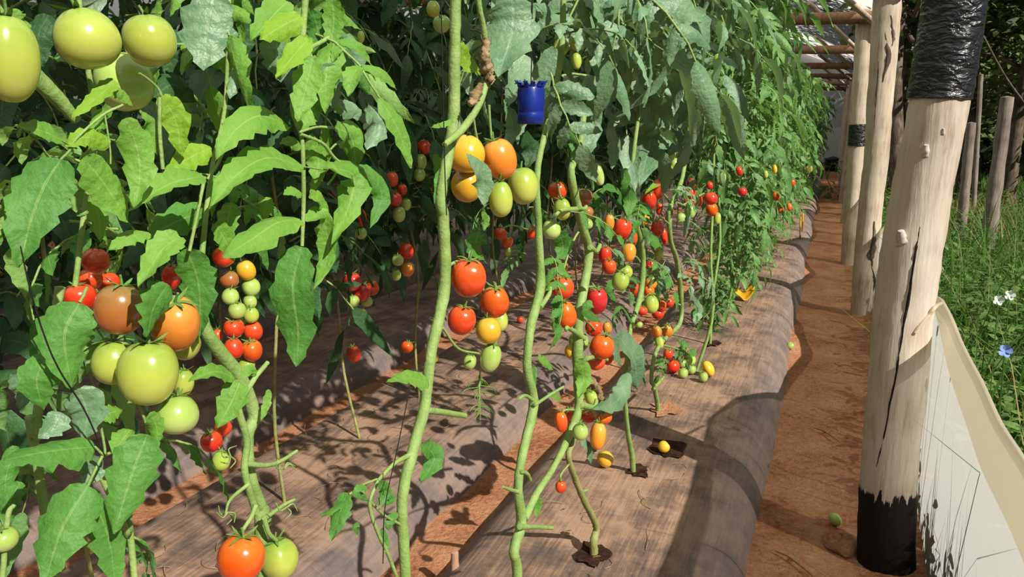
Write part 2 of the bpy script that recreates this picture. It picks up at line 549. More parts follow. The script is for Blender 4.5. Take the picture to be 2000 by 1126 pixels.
bednames = ['dusty black mulch film on the raised bed beside the soil path', 'dusty black mulch film on the second raised bed from the path',
            'black mulch film on the third bed from the path, mostly shaded', 'black mulch film on the fourth bed from the path, in deep shade',
            'black mulch film on the fifth bed from the path, in deep shade', 'black mulch film on the sixth bed from the path, in deep shade']
HOLES0 = [(1160, 1085, .055), (1248, 922, .05), (1300, 800, .07), (1392, 672, .05), (1302, 878, .075)]
bed_roots = []
for k in range(6):
    xc = BEDX[k]
    u = np.array([-.49, -.47, -.44, -.41, -.38, -.345, -.30, -.22, -.14, -.06, .02, .1, .18, .26, .32, .37, .41, .44, .465, .485, .50])
    prof = np.array([-.03, -.005, .028, .061, .092, .118, .132, .139, .14, .14, .14, .14, .14, .138, .132, .122, .105, .08, .05, .01, -.03])
    yy = np.arange(-1.2, 12, .05) if k == 0 else (np.arange(-1.2, 12, .1))
    yy = np.concatenate([yy, np.arange(12, 27, .3)])
    X, Y = np.meshgrid(u, yy)
    Z = np.interp(X, u, prof)
    edge = np.clip((X - .28) / .15, 0, 1)
    Z = Z + 0.006 * np.sin(Y * 9 + 2.3 * np.sin(Y * 2.1) + X * 3) * edge + 0.004 * nz(X * 2, Y * 1.5, k) + 0.0025 * np.sin(Y * 31 + X * 9 + 3 * np.sin(Y * 5)) * edge
    XX = xc + X + 0.012 * np.sin(Y * 1.9 + k) * (np.abs(X) > .3)
    mb = MB().add(np.stack([XX, Y, Z], -1).reshape(-1, 3), gridfaces(len(yy), len(u)), np.stack([X, Y], -1).reshape(-1, 2))
    root = empty('mulched_bed', (xc, 0, 0), bednames[k], 'planting bed')
    f = mb.build('mulch_film', FILM, root, (xc, 0, 0))
    bed_roots.append(root)


def zbed(y, x=-0.6): return BZ + 0.002


def hole(center, r, root, origin, m=DARKSOIL):
    n = 18
    th = np.linspace(0, 2 * np.pi, n, endpoint=False)
    rr = r * (1 + 0.22 * rng.normal(size=n))
    rings = []
    for s, dz in ((1.0, 0.009), (0.7, 0.0075), (0.35, 0.006), (0.02, 0.005)):
        rings.append(np.stack([center[0] + np.cos(th) * rr * s, center[1] + np.sin(th) * rr * s * 1.25, np.full(n, BZ + dz)], 1))
    V = np.concatenate(rings)
    i, j = np.meshgrid(np.arange(3), np.arange(n), indexing='ij')
    F = np.stack([i * n + j, i * n + (j + 1) % n, (i + 1) * n + (j + 1) % n, (i + 1) * n + j], -1).reshape(-1, 4)
    return MB().add(V, F).build('planting_hole', m, root, origin)


for px, py, r in HOLES0:
    hole(PZ(px, py, BZ), r, bed_roots[0], (BEDX[0], 0, 0), SOIL if px == 1300 else DARKSOIL)

# ------------------------------------------------------------------ posts
post_lab = ['thick peeled wooden post with black plastic wrapped round its top, nearest post', 'rough peeled wooden post second along the path, with flaking bark',
            'slim peeled wooden post third along the path, with a black band']
POST_X = 0.36


def post(pts, rad, label, m, wrap=None, n=20, seg=40):
    """pts: world axis points bottom->top"""
    base = np.array([pts[0][0], pts[0][1], 0])
    root = empty('wooden_post', base, label, 'post', 'posts along the path')
    mb = MB()
    P = smoothpath(pts, seg)
    P[:, :2] += np.cumsum(rng.normal(size=(seg, 2)) * 0.0012, axis=0)
    tube(mb, P, rad, n, lump=0.018)
    mb.build('shaft', m, root, base)
    if wrap:
        z0, z1, dr = wrap
        sel = P[(P[:, 2] > z0) & (P[:, 2] < z1)]
        lo = np.array([np.interp(z0, P[:, 2], P[:, i]) for i in range(3)])
        hi = np.array([np.interp(z1, P[:, 2], P[:, i]) for i in range(3)])
        sel = smoothpath(np.vstack([lo, sel, hi]), 26)
        rr = np.interp(sel[:, 2], P[:, 2], np.interp(np.linspace(0, 1, seg), np.linspace(0, 1, len(rad)), rad)) + dr
        mb = MB()
        tube(mb, sel, rr, 26, lump=0.022)
        tag(mb.build('plastic_wrap', WRAP, root, base), 'black plastic wrap')
    return root, P, base


Y1 = 2.72
b1 = PZ(1733, 1092, 0)
Y1 = float(b1[1])
ax1 = [b1 - [0, 0, .08], PY(1741, 900, Y1), PY(1768, 640, Y1), PY(1791, 450, Y1), PY(1842, 190, Y1), PY(1866, 30, Y1)]
top = ax1[-1] + (ax1[-1] - ax1[-2]) * 1.6
top = top * 1.0
ax1.append(np.array([top[0], top[1], 2.62]))
rad1 = []
for p, w in zip(ax1, [104, 102, 106, 108, 104, 104, 104]): rad1.append(w * depth(p) / FPX / 2)
rad1[-1] = rad1[-2]
proot, P1, base1 = post(ax1, rad1, post_lab[0], WOOD_NEAR, (float(PY(1842, 193, Y1)[2]), 2.5, 0.008), 28, 60)
r1 = np.interp(np.linspace(0, 1, 60), np.linspace(0, 1, len(rad1)), rad1)


def on_post(px, py, out=0.0):
    """point of the near post's surface under a pixel"""
    v = ray(px, py)
    best = None
    for d in np.arange(1.6, 3.6, .004):
        p = C0 + v * d
        i = np.argmin(np.abs(P1[:, 2] - p[2]))
        if np.hypot(*(p - P1[i])[:2]) < r1[i] + out: return p
    return C0 + v * 2.5


mb = MB()
cp = [on_post(x, y, 0.001) for x, y in ((1797, 440), (1790, 480), (1782, 530), (1775, 580), (1764, 640), (1752, 720), (1738, 790), (1727, 850), (1712, 910))]
tube(mb, cp, [.001, .004, .003, .0045, .005, .004, .0045, .003, .001], 6, 40, lump=0.2)
mb.build('crack', CRACK, proot, base1)
for (x, y, s) in ((1762, 466, .02), (1808, 297, .014), (1841, 262, .008)):
    c = on_post(x, y, -0.004)
    outw = nrm([c[0] - np.interp(c[2], P1[:, 2], P1[:, 0]), c[1] - np.interp(c[2], P1[:, 2], P1[:, 1]), 0.1])
    mb = MB()
    tube(mb, [c - outw * .01, c + outw * s * .4, c + outw * s * 1.1 + np.array([0, 0, .01])], [s * 1.1, s * .8, s * .45], 10, 8, lump=0.12)
    mb.build('knot', KNOT, proot, base1)

p2b = PZ(1684, 612, 0)
ax2 = [p2b - [0, 0, .1], PY(1697, 450, p2b[1]), PY(1716, 250, p2b[1]), PY(1732, 20, p2b[1])]
ax2.append(ax2[-1] + (ax2[-1] - ax2[-2]) * .12)
rad2 = [w * depth(p) / FPX / 2 for p, w in zip(ax2, [40, 43, 46, 52, 52])]
root2, P2, base2 = post(ax2, rad2, post_lab[1], WOOD, None, 20, 50)
r2b = np.interp(np.linspace(0, 1, 50), np.linspace(0, 1, len(rad2)), rad2)
def on_post2(px, py):
    v = ray(px, py)
    for d in np.arange(4.0, 8.0, .006):
        p = C0 + v * d
        i = np.argmin(np.abs(P2[:, 2] - p[2]))
        if np.hypot(*(p - P2[i])[:2]) < r2b[i]: return p
    return PY(px, py, p2b[1])
for pts, w in (([(1708, 432), (1706, 470), (1702, 500), (1704, 520)], [3, 9, 10, 3]), ([(1702, 520), (1708, 545), (1706, 568)], [2, 6, 2]), ([(1700, 488), (1696, 498), (1698, 508)], [2, 6, 2]), ([(1728, 60), (1734, 110), (1724, 160)], [3, 9, 2]), ([(1716, 120), (1712, 190), (1708, 250)], [2, 5, 2]), ([(1740, 30), (1744, 70), (1742, 90)], [2, 7, 2])):
    mb = MB()
    q = [on_post2(*a) for a in pts]
    tube(mb, q, [x * .5 * depth(q[0]) / FPX for x in w], 6, 14, lump=.25)
    mb.build('flaking_bark', BARK, root2, base2)
p3b = PZ(1660, 515, 0)
ax3 = [p3b - [0, 0, .1], PY(1665, 430, p3b[1]), PY(1678, 250, p3b[1]), PY(1692, 20, p3b[1])]
rad3 = [w * depth(p) / FPX / 2 for p, w in zip(ax3, [33, 33, 32, 30])]
post(ax3, rad3, post_lab[2], WOOD, (float(PY(1680, 283, p3b[1])[2]), float(PY(1681, 243, p3b[1])[2]), 0.012), 18, 40)
BEAMY = [float(p2b[1]), float(p3b[1])]
far_ord = ['fourth', 'fifth', 'sixth', 'seventh', 'eighth']
for i, y in enumerate((12.4, 15.8, 19.2, 22.6, 26.0)):
    x = 0.33
    post([[x, y, -.1], [x + .02, y, 1.2], [x + .03, y, 2.6]], [.085, .08, .075], 'distant peeled wooden post, %s along the path' % far_ord[i], WOOD, None, 12, 12)
    BEAMY.append(y)

# roof poles, rafters, film
BEAMY.insert(0, 2.75)
bo = ['over the wrapped post, nearest', 'nearest in view', 'second in view', 'third in view', 'fourth in view', 'fifth in view', 'sixth in view', 'seventh in view']
for i, y in enumerate(BEAMY):
    a = np.array([0.5, y - .12, 2.53])
    e = np.array([-4.2, y - .12, 2.60])
    mb = MB()
    tube(mb, [a, a * .5 + e * .5 + [0, .03, .02], e], [.062, .055, .05], 12, 24, lump=.04)
    tag(mb.build('roof_pole', BEAM, None, a), 'brown round roof cross pole, %s one above the path' % bo[i], 'pole', 'roof cross poles')
for i, y in enumerate(BEAMY[:-1]):
    y2 = BEAMY[i + 1]
    a = np.array([0.36, y2 - .2, 2.42])
    e = np.array([-.35, y + (y2 - y) * .15, 2.80])
    mb = MB()
    tube(mb, [a, e], [.03, .026], 8, 8, lump=.04)
    tag(mb.build('roof_brace', WOOD, None, a), 'thin pale diagonal brace under the roof film, %s span along the path' % ('first', 'second', 'third', 'fourth', 'fifth', 'sixth', 'seventh')[i], 'brace', 'roof braces')
xs = np.linspace(0.55, -9.5, 44)
zs = 2.95 + 1.4 * np.sin(np.clip((0.55 - xs) / 10.0, 0, 1) * np.pi) ** .8
yy = np.arange(-2.0, 28, .5)
X, Y = np.meshgrid(xs, yy)
Z = np.tile(zs, (len(yy), 1)) + 0.02 * np.sin(Y * 1.85)
tag(MB().add(np.stack([X, Y, Z], -1).reshape(-1, 3), gridfaces(len(yy), len(xs))).build('ceiling', ROOF), 'whitish greenhouse film roof above the poles', 'roof', kind='structure')

# far end of the tunnel closed with the same film
gx = np.linspace(.45, -9.4, 30)
gz = np.linspace(0, 1, 12)
GX, GV = np.meshgrid(gx, gz)
GZ = 1.35 + GV * (np.interp(GX, xs[::-1], zs[::-1]) - 1.35)
tag(MB().add(np.stack([GX, np.full_like(GX, 27.4) + .03 * np.sin(GX * 3), GZ], -1).reshape(-1, 3), gridfaces(12, 30)).build('wall_far', ROOF), 'pale film closing the upper far end of the tunnel', 'wall', kind='structure')

# ------------------------------------------------------------------ plastic sheet wall
WX = 0.41
wy = np.arange(-.6, 26.1, .06)
wxs = np.interp(wy, [3, 4.5, 6.5, 8, 9, 11], [.41, .45, .51, .47, .43, .44])
zt_post = 0.92
key = [(-.6, .32), (.6, .42), (1.3, .55), (1.8, .66), (2.2, .78), (2.55, .885), (2.72, .92), (3.35, .82), (3.8, .58), (4.8, .46), (5.6, .56), (float(p2b[1]), .78), (7.2, .6), (7.8, .5), (8.4, .6), (float(p3b[1]), .92), (10, .55), (10.7, .5), (11.6, .58), (12.4, .9), (13.2, .55), (14, .5), (15, .56), (15.8, .9), (16.8, .55), (18.4, .55), (19.2, .9), (26.1, .9)]
hp = [PX(x, y, WX) for x, y in ((2060, 990), (2000, 892), (1960, 828), (1900, 714), (1866, 645), (1838, 584))]
key = [(float(p[1]), float(p[2])) for p in hp] + [(a, b) for a, b in key if a > 3.3]
key.insert(0, (-.6, key[0][1] - .3))
key.sort()
zt = np.interp(wy, [a for a, b in key], [b for a, b in key])
v = np.linspace(0, 1, 14)
Yg, Vg = np.meshgrid(wy, v, indexing='ij')
Zg = -0.03 + (zt[:, None] + .03) * Vg
Xg = wxs[:, None] + 0.004 * np.sin(Yg * 2.3 + 1) * Vg + 0.002 * np.sin(Yg * 11 + Vg * 3) + 0.02 * (1 - Vg)
sroot = empty('plastic_sheet', (WX, 2.7, 0), 'milky white plastic sheet strung low along the outside of the posts', 'plastic sheet')
MB().add(np.stack([Xg, Yg, Zg], -1).reshape(-1, 3), gridfaces(len(wy), len(v)), np.stack([Yg, Vg], -1).reshape(-1, 2)).build('sheet', SHEET, sroot, (WX, 2.7, 0))
# folded hem: a flap turned down over the inner face
th = np.linspace(0, 1, 9)
hw = np.interp(wy, [-.6, 1.5, 2.2, 2.7, 2.97, 3.3, 4, 26], [.13, .12, .11, .07, .02, .05, .08, .08])
Yg, Tg = np.meshgrid(wy, th, indexing='ij')
drop = np.array([0, -.0, .02, .12, .3, .5, .7, .86, 1.0])
outx = np.array([.006, 0, -.007, -.011, -.014, -.017, -.020, -.022, -.024])
Xg = wxs[:, None] + 0.004 * np.sin(Yg * 2.3 + 1) + outx[None, :] * 1.0 + 0.002 * np.sin(Yg * 11 + 3)
Zg = zt[:, None] + 0.006 * (np.array([0, 1, .8, 0, 0, 0, 0, 0, 0]))[None, :] - hw[:, None] * drop[None, :]
tag(MB().add(np.stack([Xg, Yg, Zg], -1).reshape(-1, 3), gridfaces(len(wy), 9)).build('hem', HEM, sroot, (WX, 2.7, 0)), 'cream folded hem along the sheet top')
# strap of the sheet round the near post
mb = MB()
sp = [on_post(1788, 650, .004), on_post(1800, 632, .004), on_post(1815, 615, .004), on_post(1828, 598, .004), PX(1838, 592, WX - .01)]
tube(mb, sp, .006, 6, 20)
mb.build('tie', HEM, sroot, (WX, 2.7, 0))


# ------------------------------------------------------------------ leaf templates for canopies
def make_leaf(seed, hi):
    """compound tomato leaf: starts at the origin, runs along +x, droops to -z"""
    r = np.random.default_rng(seed)
    mb = MB()
    L = r.uniform(.20, .30)
    a0, a1 = r.uniform(.1, .6), -r.uniform(.8, 1.5)
    n = 9
    P = [np.zeros(3)]
    for i in range(n - 1):
        a = a0 + (a1 - a0) * (i / (n - 2))
        P.append(P[-1] + np.array([math.cos(a), 0.12 * math.sin(3 * i + seed), math.sin(a)]) * L / (n - 1))
    P = np.array(P)
    tube(mb, P, [.0035, .002], 5 if hi else 3, None, 1, cap=False)
    T = np.gradient(P, axis=0)
    seg, cols = (12, 5) if hi else (5, 3)
    def lf(p, dirv, ln, w, nn):
        dirv = nrm(dirv)
        droop = np.array([0, 0, -1.0]) * ln * r.uniform(.25, .75)
        m = [p, p + dirv * ln * .5 + droop * .2, p + dirv * ln * .88 + droop]
        leaflet(mb, m, w, nn, seg, cols, 4 if hi else 2, .32, .2, .05 if hi else 0.03, r.uniform(-.2, .9), 0, int(r.integers(1 << 30)))
    for f in (.35, .58, .8):
        i = int(f * (n - 1))
        t = nrm(T[i])
        side = np.array([0, 1.0, 0])
        for sg in (-1, 1):
            ln = r.uniform(.06, .10) * (1.15 if f < .7 else .95)
            lf(P[i], t * .45 + side * sg * r.uniform(.7, 1.1) + np.array([0, 0, r.uniform(-.4, .25)]), ln, ln * r.uniform(.46, .62), np.array([0.25, sg * -.2, 1.0]))
            if hi and r.random() < .6:
                q = P[i] * .5 + P[i + 1] * .5
                lf(q, t * .3 + side * sg, ln * .32, ln * .22, np.array([.2, 0, 1.0]))
    ln = r.uniform(.09, .13)
    lf(P[-1], nrm(T[-1]) + np.array([0.1, 0, 0]), ln, ln * r.uniform(.46, .62), np.array([1.0, 0, .7]))
    return (np.concatenate(mb.V), [(f, k) for f, k in zip(mb.F, mb.K)], np.concatenate(mb.U))


HI = [make_leaf(100 + i, True) for i in range(8)]
LO = [make_leaf(200 + i, False) for i in range(10)]


def rotz(a):
    c, s = math.cos(a), math.sin(a)
    return np.array([[c, -s, 0], [s, c, 0], [0, 0, 1]])


def rotx(a):
    c, s = math.cos(a), math.sin(a)
    return np.array([[1, 0, 0], [0, c, -s], [0, s, c]])


def roty(a):
    c, s = math.cos(a), math.sin(a)
    return np.array([[c, 0, s], [0, 1, 0], [-s, 0, c]])


def put_leaf(mb, tmpl, p, az, scale, pitch=0, roll=0):
    V, FK, U = tmpl
    A = rotz(az) @ roty(-pitch) @ rotx(roll) * scale
    n0 = mb.n
    mb.V.append(V @ A.T + p)
    mb.U.append(U)
    for f, k in FK:
        mb.F.append(f + n0)
        mb.K.append(k)
    mb.n += len(V)


def canopy_plant(x, y, z0, z1, nleaf, lm, label, group, hi=False, each=False, scale=1.0, spread=.05, bare=None, azc=None, stem_r=.008, seed=0, cat='tomato plant', azs=3.2, nearcut=None):
    r = np.random.default_rng(seed)
    base = np.array([x, y, BZ])
    root = empty('tomato_plant', base, label, cat, group)
    n = 8
    zz = np.linspace(BZ - .02, z1, n)
    P = np.stack([x + np.cumsum(r.normal(size=n)) * .03, y + np.cumsum(r.normal(size=n)) * .03, zz], 1)
    P[0, :2] = x, y
    mb = MB()
    tube(mb, P, [stem_r * 1.2, stem_r, stem_r * .6], 7, 24)
    mb.build('stem', STEM if hi else STEM_OLD, root, base)
    mb = MB()
    for i in range(nleaf):
        z = r.uniform(z0, z1)
        az = r.uniform(-math.pi, math.pi) if azc is None else r.normal(azc, azs / 2)
        if nearcut and z < nearcut and math.cos(az) > -.1: az = math.pi - az
        low = .68 if z < .95 else 1.0
        p = np.array([np.interp(z, P[:, 2], P[:, 0]), np.interp(z, P[:, 2], P[:, 1]), z]) + np.array([math.cos(az), math.sin(az), 0]) * r.uniform(0, spread)
        one = MB() if each else mb
        put_leaf(one, (HI if hi else LO)[int(r.integers(8))], p, az, low * scale * r.uniform(.75, 1.2), r.uniform(-.5, .35), r.normal() * .35)
        if each: one.build('leaf', [lm, STEM], root, base)
    if not each: mb.build('foliage', [lm, STEM], root, base)
    return root, P


# ------------------------------------------------------------------ hand-laid plants
CAMDIR = lambda p: nrm(C0 - np.asarray(p))


def laid_leaf(root, origin, mid, w, X=-0.6, dx=0.0, m=None, roll=0.0, petiole=None, teeth=4, tooth=.3, fold=.25, quilt=.04, curl=.4, point=1.0, name='leaf', label=None, tilt=0.0):
    """a leaf blade whose midrib runs through pixels; X the plane of the row, dx moves it towards the path"""
    pts = []
    K = len(mid)
    for i, q in enumerate(mid):
        off = dx + (q[2] if len(q) > 2 else 0.0) + tilt * (i / (K - 1))
        pts.append(PX(q[0], q[1], X + off))
    pts = np.array(pts)
    d = depth(pts[len(pts) // 2])
    Wd = w * d / FPX * 1.08
    N = nrm(CAMDIR(pts.mean(0)) * .6 + SUN * .35 + np.array([0, 0, .25]))
    T = nrm(pts[-1] - pts[0])
    ca, sa = math.cos(roll), math.sin(roll)
    N = N * ca + np.cross(T, N) * sa + T * (T @ N) * (1 - ca)
    mb = MB()
    leaflet(mb, pts, Wd, N, 20, 7, teeth, tooth, fold, quilt, curl, 0, None, point)
    if petiole is not None:
        q = np.array([PX(p[0], p[1], X + dx + (p[2] if len(p) > 2 else 0)) for p in petiole] + [pts[0]])
        tube(mb, q, [.0032, .0022], 6, 12, 1)
    o = mb.build(name, [m or LEAF_YOUNG, STEM], root, origin)
    if label: o['label'] = label
    return o


def laid_tube(root, origin, pts, wpx, X=-.6, name='stem', m=None, seg=None, n=10, lump=.03):
    """tube through pixels (px,py[,dx]); 3-vectors given as arrays are world points"""
    P, rr = [], []
    for i, q in enumerate(pts):
        if isinstance(q, np.ndarray): p = q
        else: p = PX(q[0], q[1], X + (q[2] if len(q) > 2 else 0))
        P.append(p)
        w = wpx[i] if isinstance(wpx, (list, tuple)) else wpx
        rr.append(w * .9 * depth(p) / FPX / 2)
    mb = MB()
    seg = seg or 8 * len(P)
    tube(mb, P, rr, n, seg, lump=lump)
    return mb.build(name, m or STEM, root, origin)


def drop(p):
    return np.array([p[0], p[1], BZ - .02])


# --- plant A (left edge) ------------------------------------------------------
A0 = PX(95, 900)
oA = drop(A0)
plA = empty('tomato_plant', oA, 'leafy tomato plant at the left edge, with big green tomatoes and broad leaves', 'tomato plant')
laid_tube(plA, oA, [oA, (88, 1000), (70, 850), (95, 690), (112, 600), (118, 560)], [20, 20, 20, 20, 22, 22], -.68, 'stem', STEM)
laid_tube(plA, oA, [oA + [.01, .03, 0], (262, 1120), (250, 1040), (185, 900), (150, 760), (140, 640), (160, 450), (185, 250), (160, 60), (150, -80)], [12, 14, 13, 12, 12, 12, 12, 12, 12, 10], -.66, 'stem', STEM)
laid_tube(plA, oA, [(5, 1125, .0), (15, 1010), (28, 985)], [12, 12, 9], -.6, 'side_shoot')
laid_tube(plA, oA, [(62, 145), (110, 190), (150, 235)], [42, 34, 22], -.62, 'side_shoot')
laid_tube(plA, oA, [(40, 480), (58, 560), (85, 650), (115, 720), (165, 800), (205, 890)], [3, 4, 4, 4, 4, 3], -.56, 'twine', TWINE, n=5)
LA = [
    ([(122, 274), (80, 255), (28, 247)], 46, 0, LEAF_YOUNG, .3), ([(214, 283), (168, 268), (124, 286)], 46, .01, LEAF_LIME, -.3),
    ([(119, 312), (88, 360), (62, 425), (38, 522)], 118, .02, LEAF_MID, .2), ([(162, 308), (196, 348), (228, 395), (251, 434)], 76, .02, LEAF_YOUNG, -.2),
    ([(246, 230), (268, 290), (273, 345), (262, 405)], 66, .04, LEAF_YOUNG, .1), ([(272, 218), (298, 240), (306, 302)], 38, .0, LEAF_YOUNG, -.4),
    ([(316, 188), (343, 235), (355, 305)], 58, .0, LEAF_LIME, .2), ([(398, 344), (335, 358), (254, 404)], 62, .03, LEAF_YOUNG, .3),
    ([(412, 288), (370, 308), (322, 338)], 54, -.01, LEAF_LIME, -.2), ([(226, 158), (195, 186), (140, 228)], 42, .0, LEAF_LIME, .3),
    ([(218, 172), (240, 185), (260, 207)], 26, .0, LEAF_YOUNG, 0), ([(200, 212), (190, 240), (170, 258)], 34, .0, LEAF_YOUNG, .5),
    ([(292, 455), (255, 462), (212, 486)], 42, .01, LEAF_YOUNG, .2), ([(174, 382), (192, 420), (196, 472)], 40, -.03, LEAF_YOUNG, -.2),
    ([(352, 462), (315, 490), (270, 562)], 66, .05, LEAF_YOUNG, .3), ([(328, 555), (300, 600), (288, 658)], 78, .04, LEAF_MID, -.9),
    ([(365, 485), (388, 555), (392, 655)], 74, .0, LEAF_MID, .4), ([(405, 412), (350, 430), (275, 470)], 66, -.03, LEAF_MID, -.5),
    ([(155, 592), (126, 655), (140, 758)], 108, .02, LEAF_MID, -.1), ([(95, 690), (72, 740), (85, 800)], 76, .0, LEAF_MID, .4),
    ([(184, 872), (100, 880), (6, 898)], 88, .02, LEAF_MID, .3), ([(152, 758), (170, 805), (162, 858)], 84, .01, LEAF_OLD, .3),
    ([(120, 805), (105, 830), (75, 855)], 55, .0, LEAF_OLD, -.3), ([(195, 818), (215, 806), (240, 800)], 42, .0, LEAF_YOUNG, .2),
    ([(172, 948), (122, 1030), (88, 1135)], 112, .04, LEAF_MID, .1), ([(288, 848), (258, 925), (222, 1042)], 98, .05, LEAF_MID, -.1),
    ([(180, 968), (212, 1050), (226, 1150)], 72, .03, LEAF_MID, -.3), ([(255, 838), (238, 860), (220, 885)], 48, .0, LEAF_YOUNG, .2),
    ([(292, 806), (305, 830), (308, 868)], 34, .03, LEAF_YOUNG, .2), ([(165, 880), (178, 920), (160, 950)], 50, -.02, LEAF_OLD, .4),
    ([(20, 730), (45, 760), (40, 800)], 40, -.05, LEAF_OLD, .2), ([(40, 940), (20, 980), (10, 1030)], 44, -.08, LEAF_MID, .2),
    ([(30, 870), (12, 930), (10, 985)], 40, -.1, LEAF_MID, -.2), ([(205, 395), (180, 405), (150, 420)], 34, -.06, LEAF_MID, .3),
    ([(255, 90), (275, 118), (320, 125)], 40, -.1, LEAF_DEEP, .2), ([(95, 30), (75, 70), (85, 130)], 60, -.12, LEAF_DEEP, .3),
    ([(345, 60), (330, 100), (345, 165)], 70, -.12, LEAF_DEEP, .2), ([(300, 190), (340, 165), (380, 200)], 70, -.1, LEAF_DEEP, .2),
    ([(20, 20), (40, 45), (60, 48)], 40, -.03, LEAF_YOUNG, .2), ([(140, 25), (120, 110), (95, 112)], 34, -.05, LEAF_MID, .6),
]
for md, w, dx, m, ro in LA:
    laid_leaf(plA, oA, md, w, -.6, dx, m, ro, fold=float(rng.uniform(.1, .35)), curl=float(rng.uniform(0, .8)), teeth=int(rng.integers(3, 6)))
for pts, w in (([(118, 312), (135, 295), (150, 270), (200, 225), (240, 205)], 6), ([(205, 225), (215, 290), (216, 320)], 4), ([(120, 274), (140, 285), (150, 290)], 5),
               ([(405, 350), (425, 320), (440, 280), (436, 240)], 7), ([(400, 345), (385, 420), (370, 490)], 8), ([(155, 590), (160, 583), (170, 560)], 7),
               ([(185, 872), (205, 885), (195, 820)], 6), ([(172, 948), (180, 930), (200, 890)], 7), ([(288, 848), (283, 820), (270, 790)], 6), ([(316, 188), (308, 172), (290, 155), (272, 143)], 6), ([(312, 190), (312, 260), (318, 330)], 9)):
    laid_tube(plA, oA, pts, w, -.59, 'petiole', n=6)

# --- plant B (bright leaves, middle left) -------------------------------------
oB = drop(PX(485, 1000))
plB = empty('tomato_plant', oB, 'tomato plant with a long sunlit hanging leaf and a pair of thick crossing stems', 'tomato plant')
laid_tube(plB, oB, [oB, (512, 1100), (520, 1020), (490, 930), (484, 850), (496, 810), (470, 740), (425, 680), (398, 630), (392, 540), (412, 340), (440, 200), (450, -80)], [24, 26, 24, 24, 26, 28, 32, 30, 26, 14, 10, 9, 8], -.62, 'stem')
laid_tube(plB, oB, [(500, 1000), (478, 920), (482, 860), (462, 790), (458, 745)], [16, 16, 16, 18, 16], -.6, 'stem')
laid_tube(plB, oB, [(480, 905), (520, 908), (548, 900), (580, 880)], [14, 10, 9, 7], -.6, 'side_shoot')
laid_tube(plB, oB, [(480, 765), (500, 735), (523, 707)], [14, 11, 10], -.6, 'side_shoot')
laid_tube(plB, oB, [(520, 1010), (555, 985), (575, 975)], [10, 8, 6], -.6, 'side_shoot')
laid_tube(plB, oB, [(485, 945), (450, 975), (440, 1005)], [9, 7, 5], -.59, 'fruit_truss')
laid_tube(plB, oB, [(500, 985), (490, 1010), (470, 1040)], [12, 10, 8], -.58, 'fruit_truss')
laid_tube(plB, oB, [(515, 1010), (525, 1040), (540, 1055)], [12, 10, 8], -.6, 'fruit_truss')
for i, (x, y) in enumerate(((450, 890), (555, 915), (445, 1000), (560, 990))):
    for q in range(4):
        a = rng.uniform(0, 6.28)
        laid_tube(plB, oB, [(x, y), (x + 14 * math.cos(a), y + 14 * math.sin(a)), (x + 22 * math.cos(a + .8), y + 24 * math.sin(a + .8))], [4, 3.5, 2], -.6 + .01 * q, 'tendril', n=5)
laid_tube(plB, oB, [(600, -60), (592, 60), (585, 140), (570, 205), (578, 240), (590, 275), (593, 380), (590, 480)], [16, 14, 10, 9, 9, 10, 10, 8], -.58, 'petiole')
for pts, w in (([(585, 258), (620, 248), (655, 250)], 6), ([(588, 262), (630, 280), (655, 310), (690, 335)], 8), ([(640, 360), (652, 345), (660, 330)], 5), ([(645, 292), (655, 282), (665, 275)], 5), ([(605, 95), (650, 60), (660, -30)], 10), ([(590, 325), (640, 332)], 4)):
    laid_tube(plB, oB, pts, w, -.575, 'petiole', n=6)
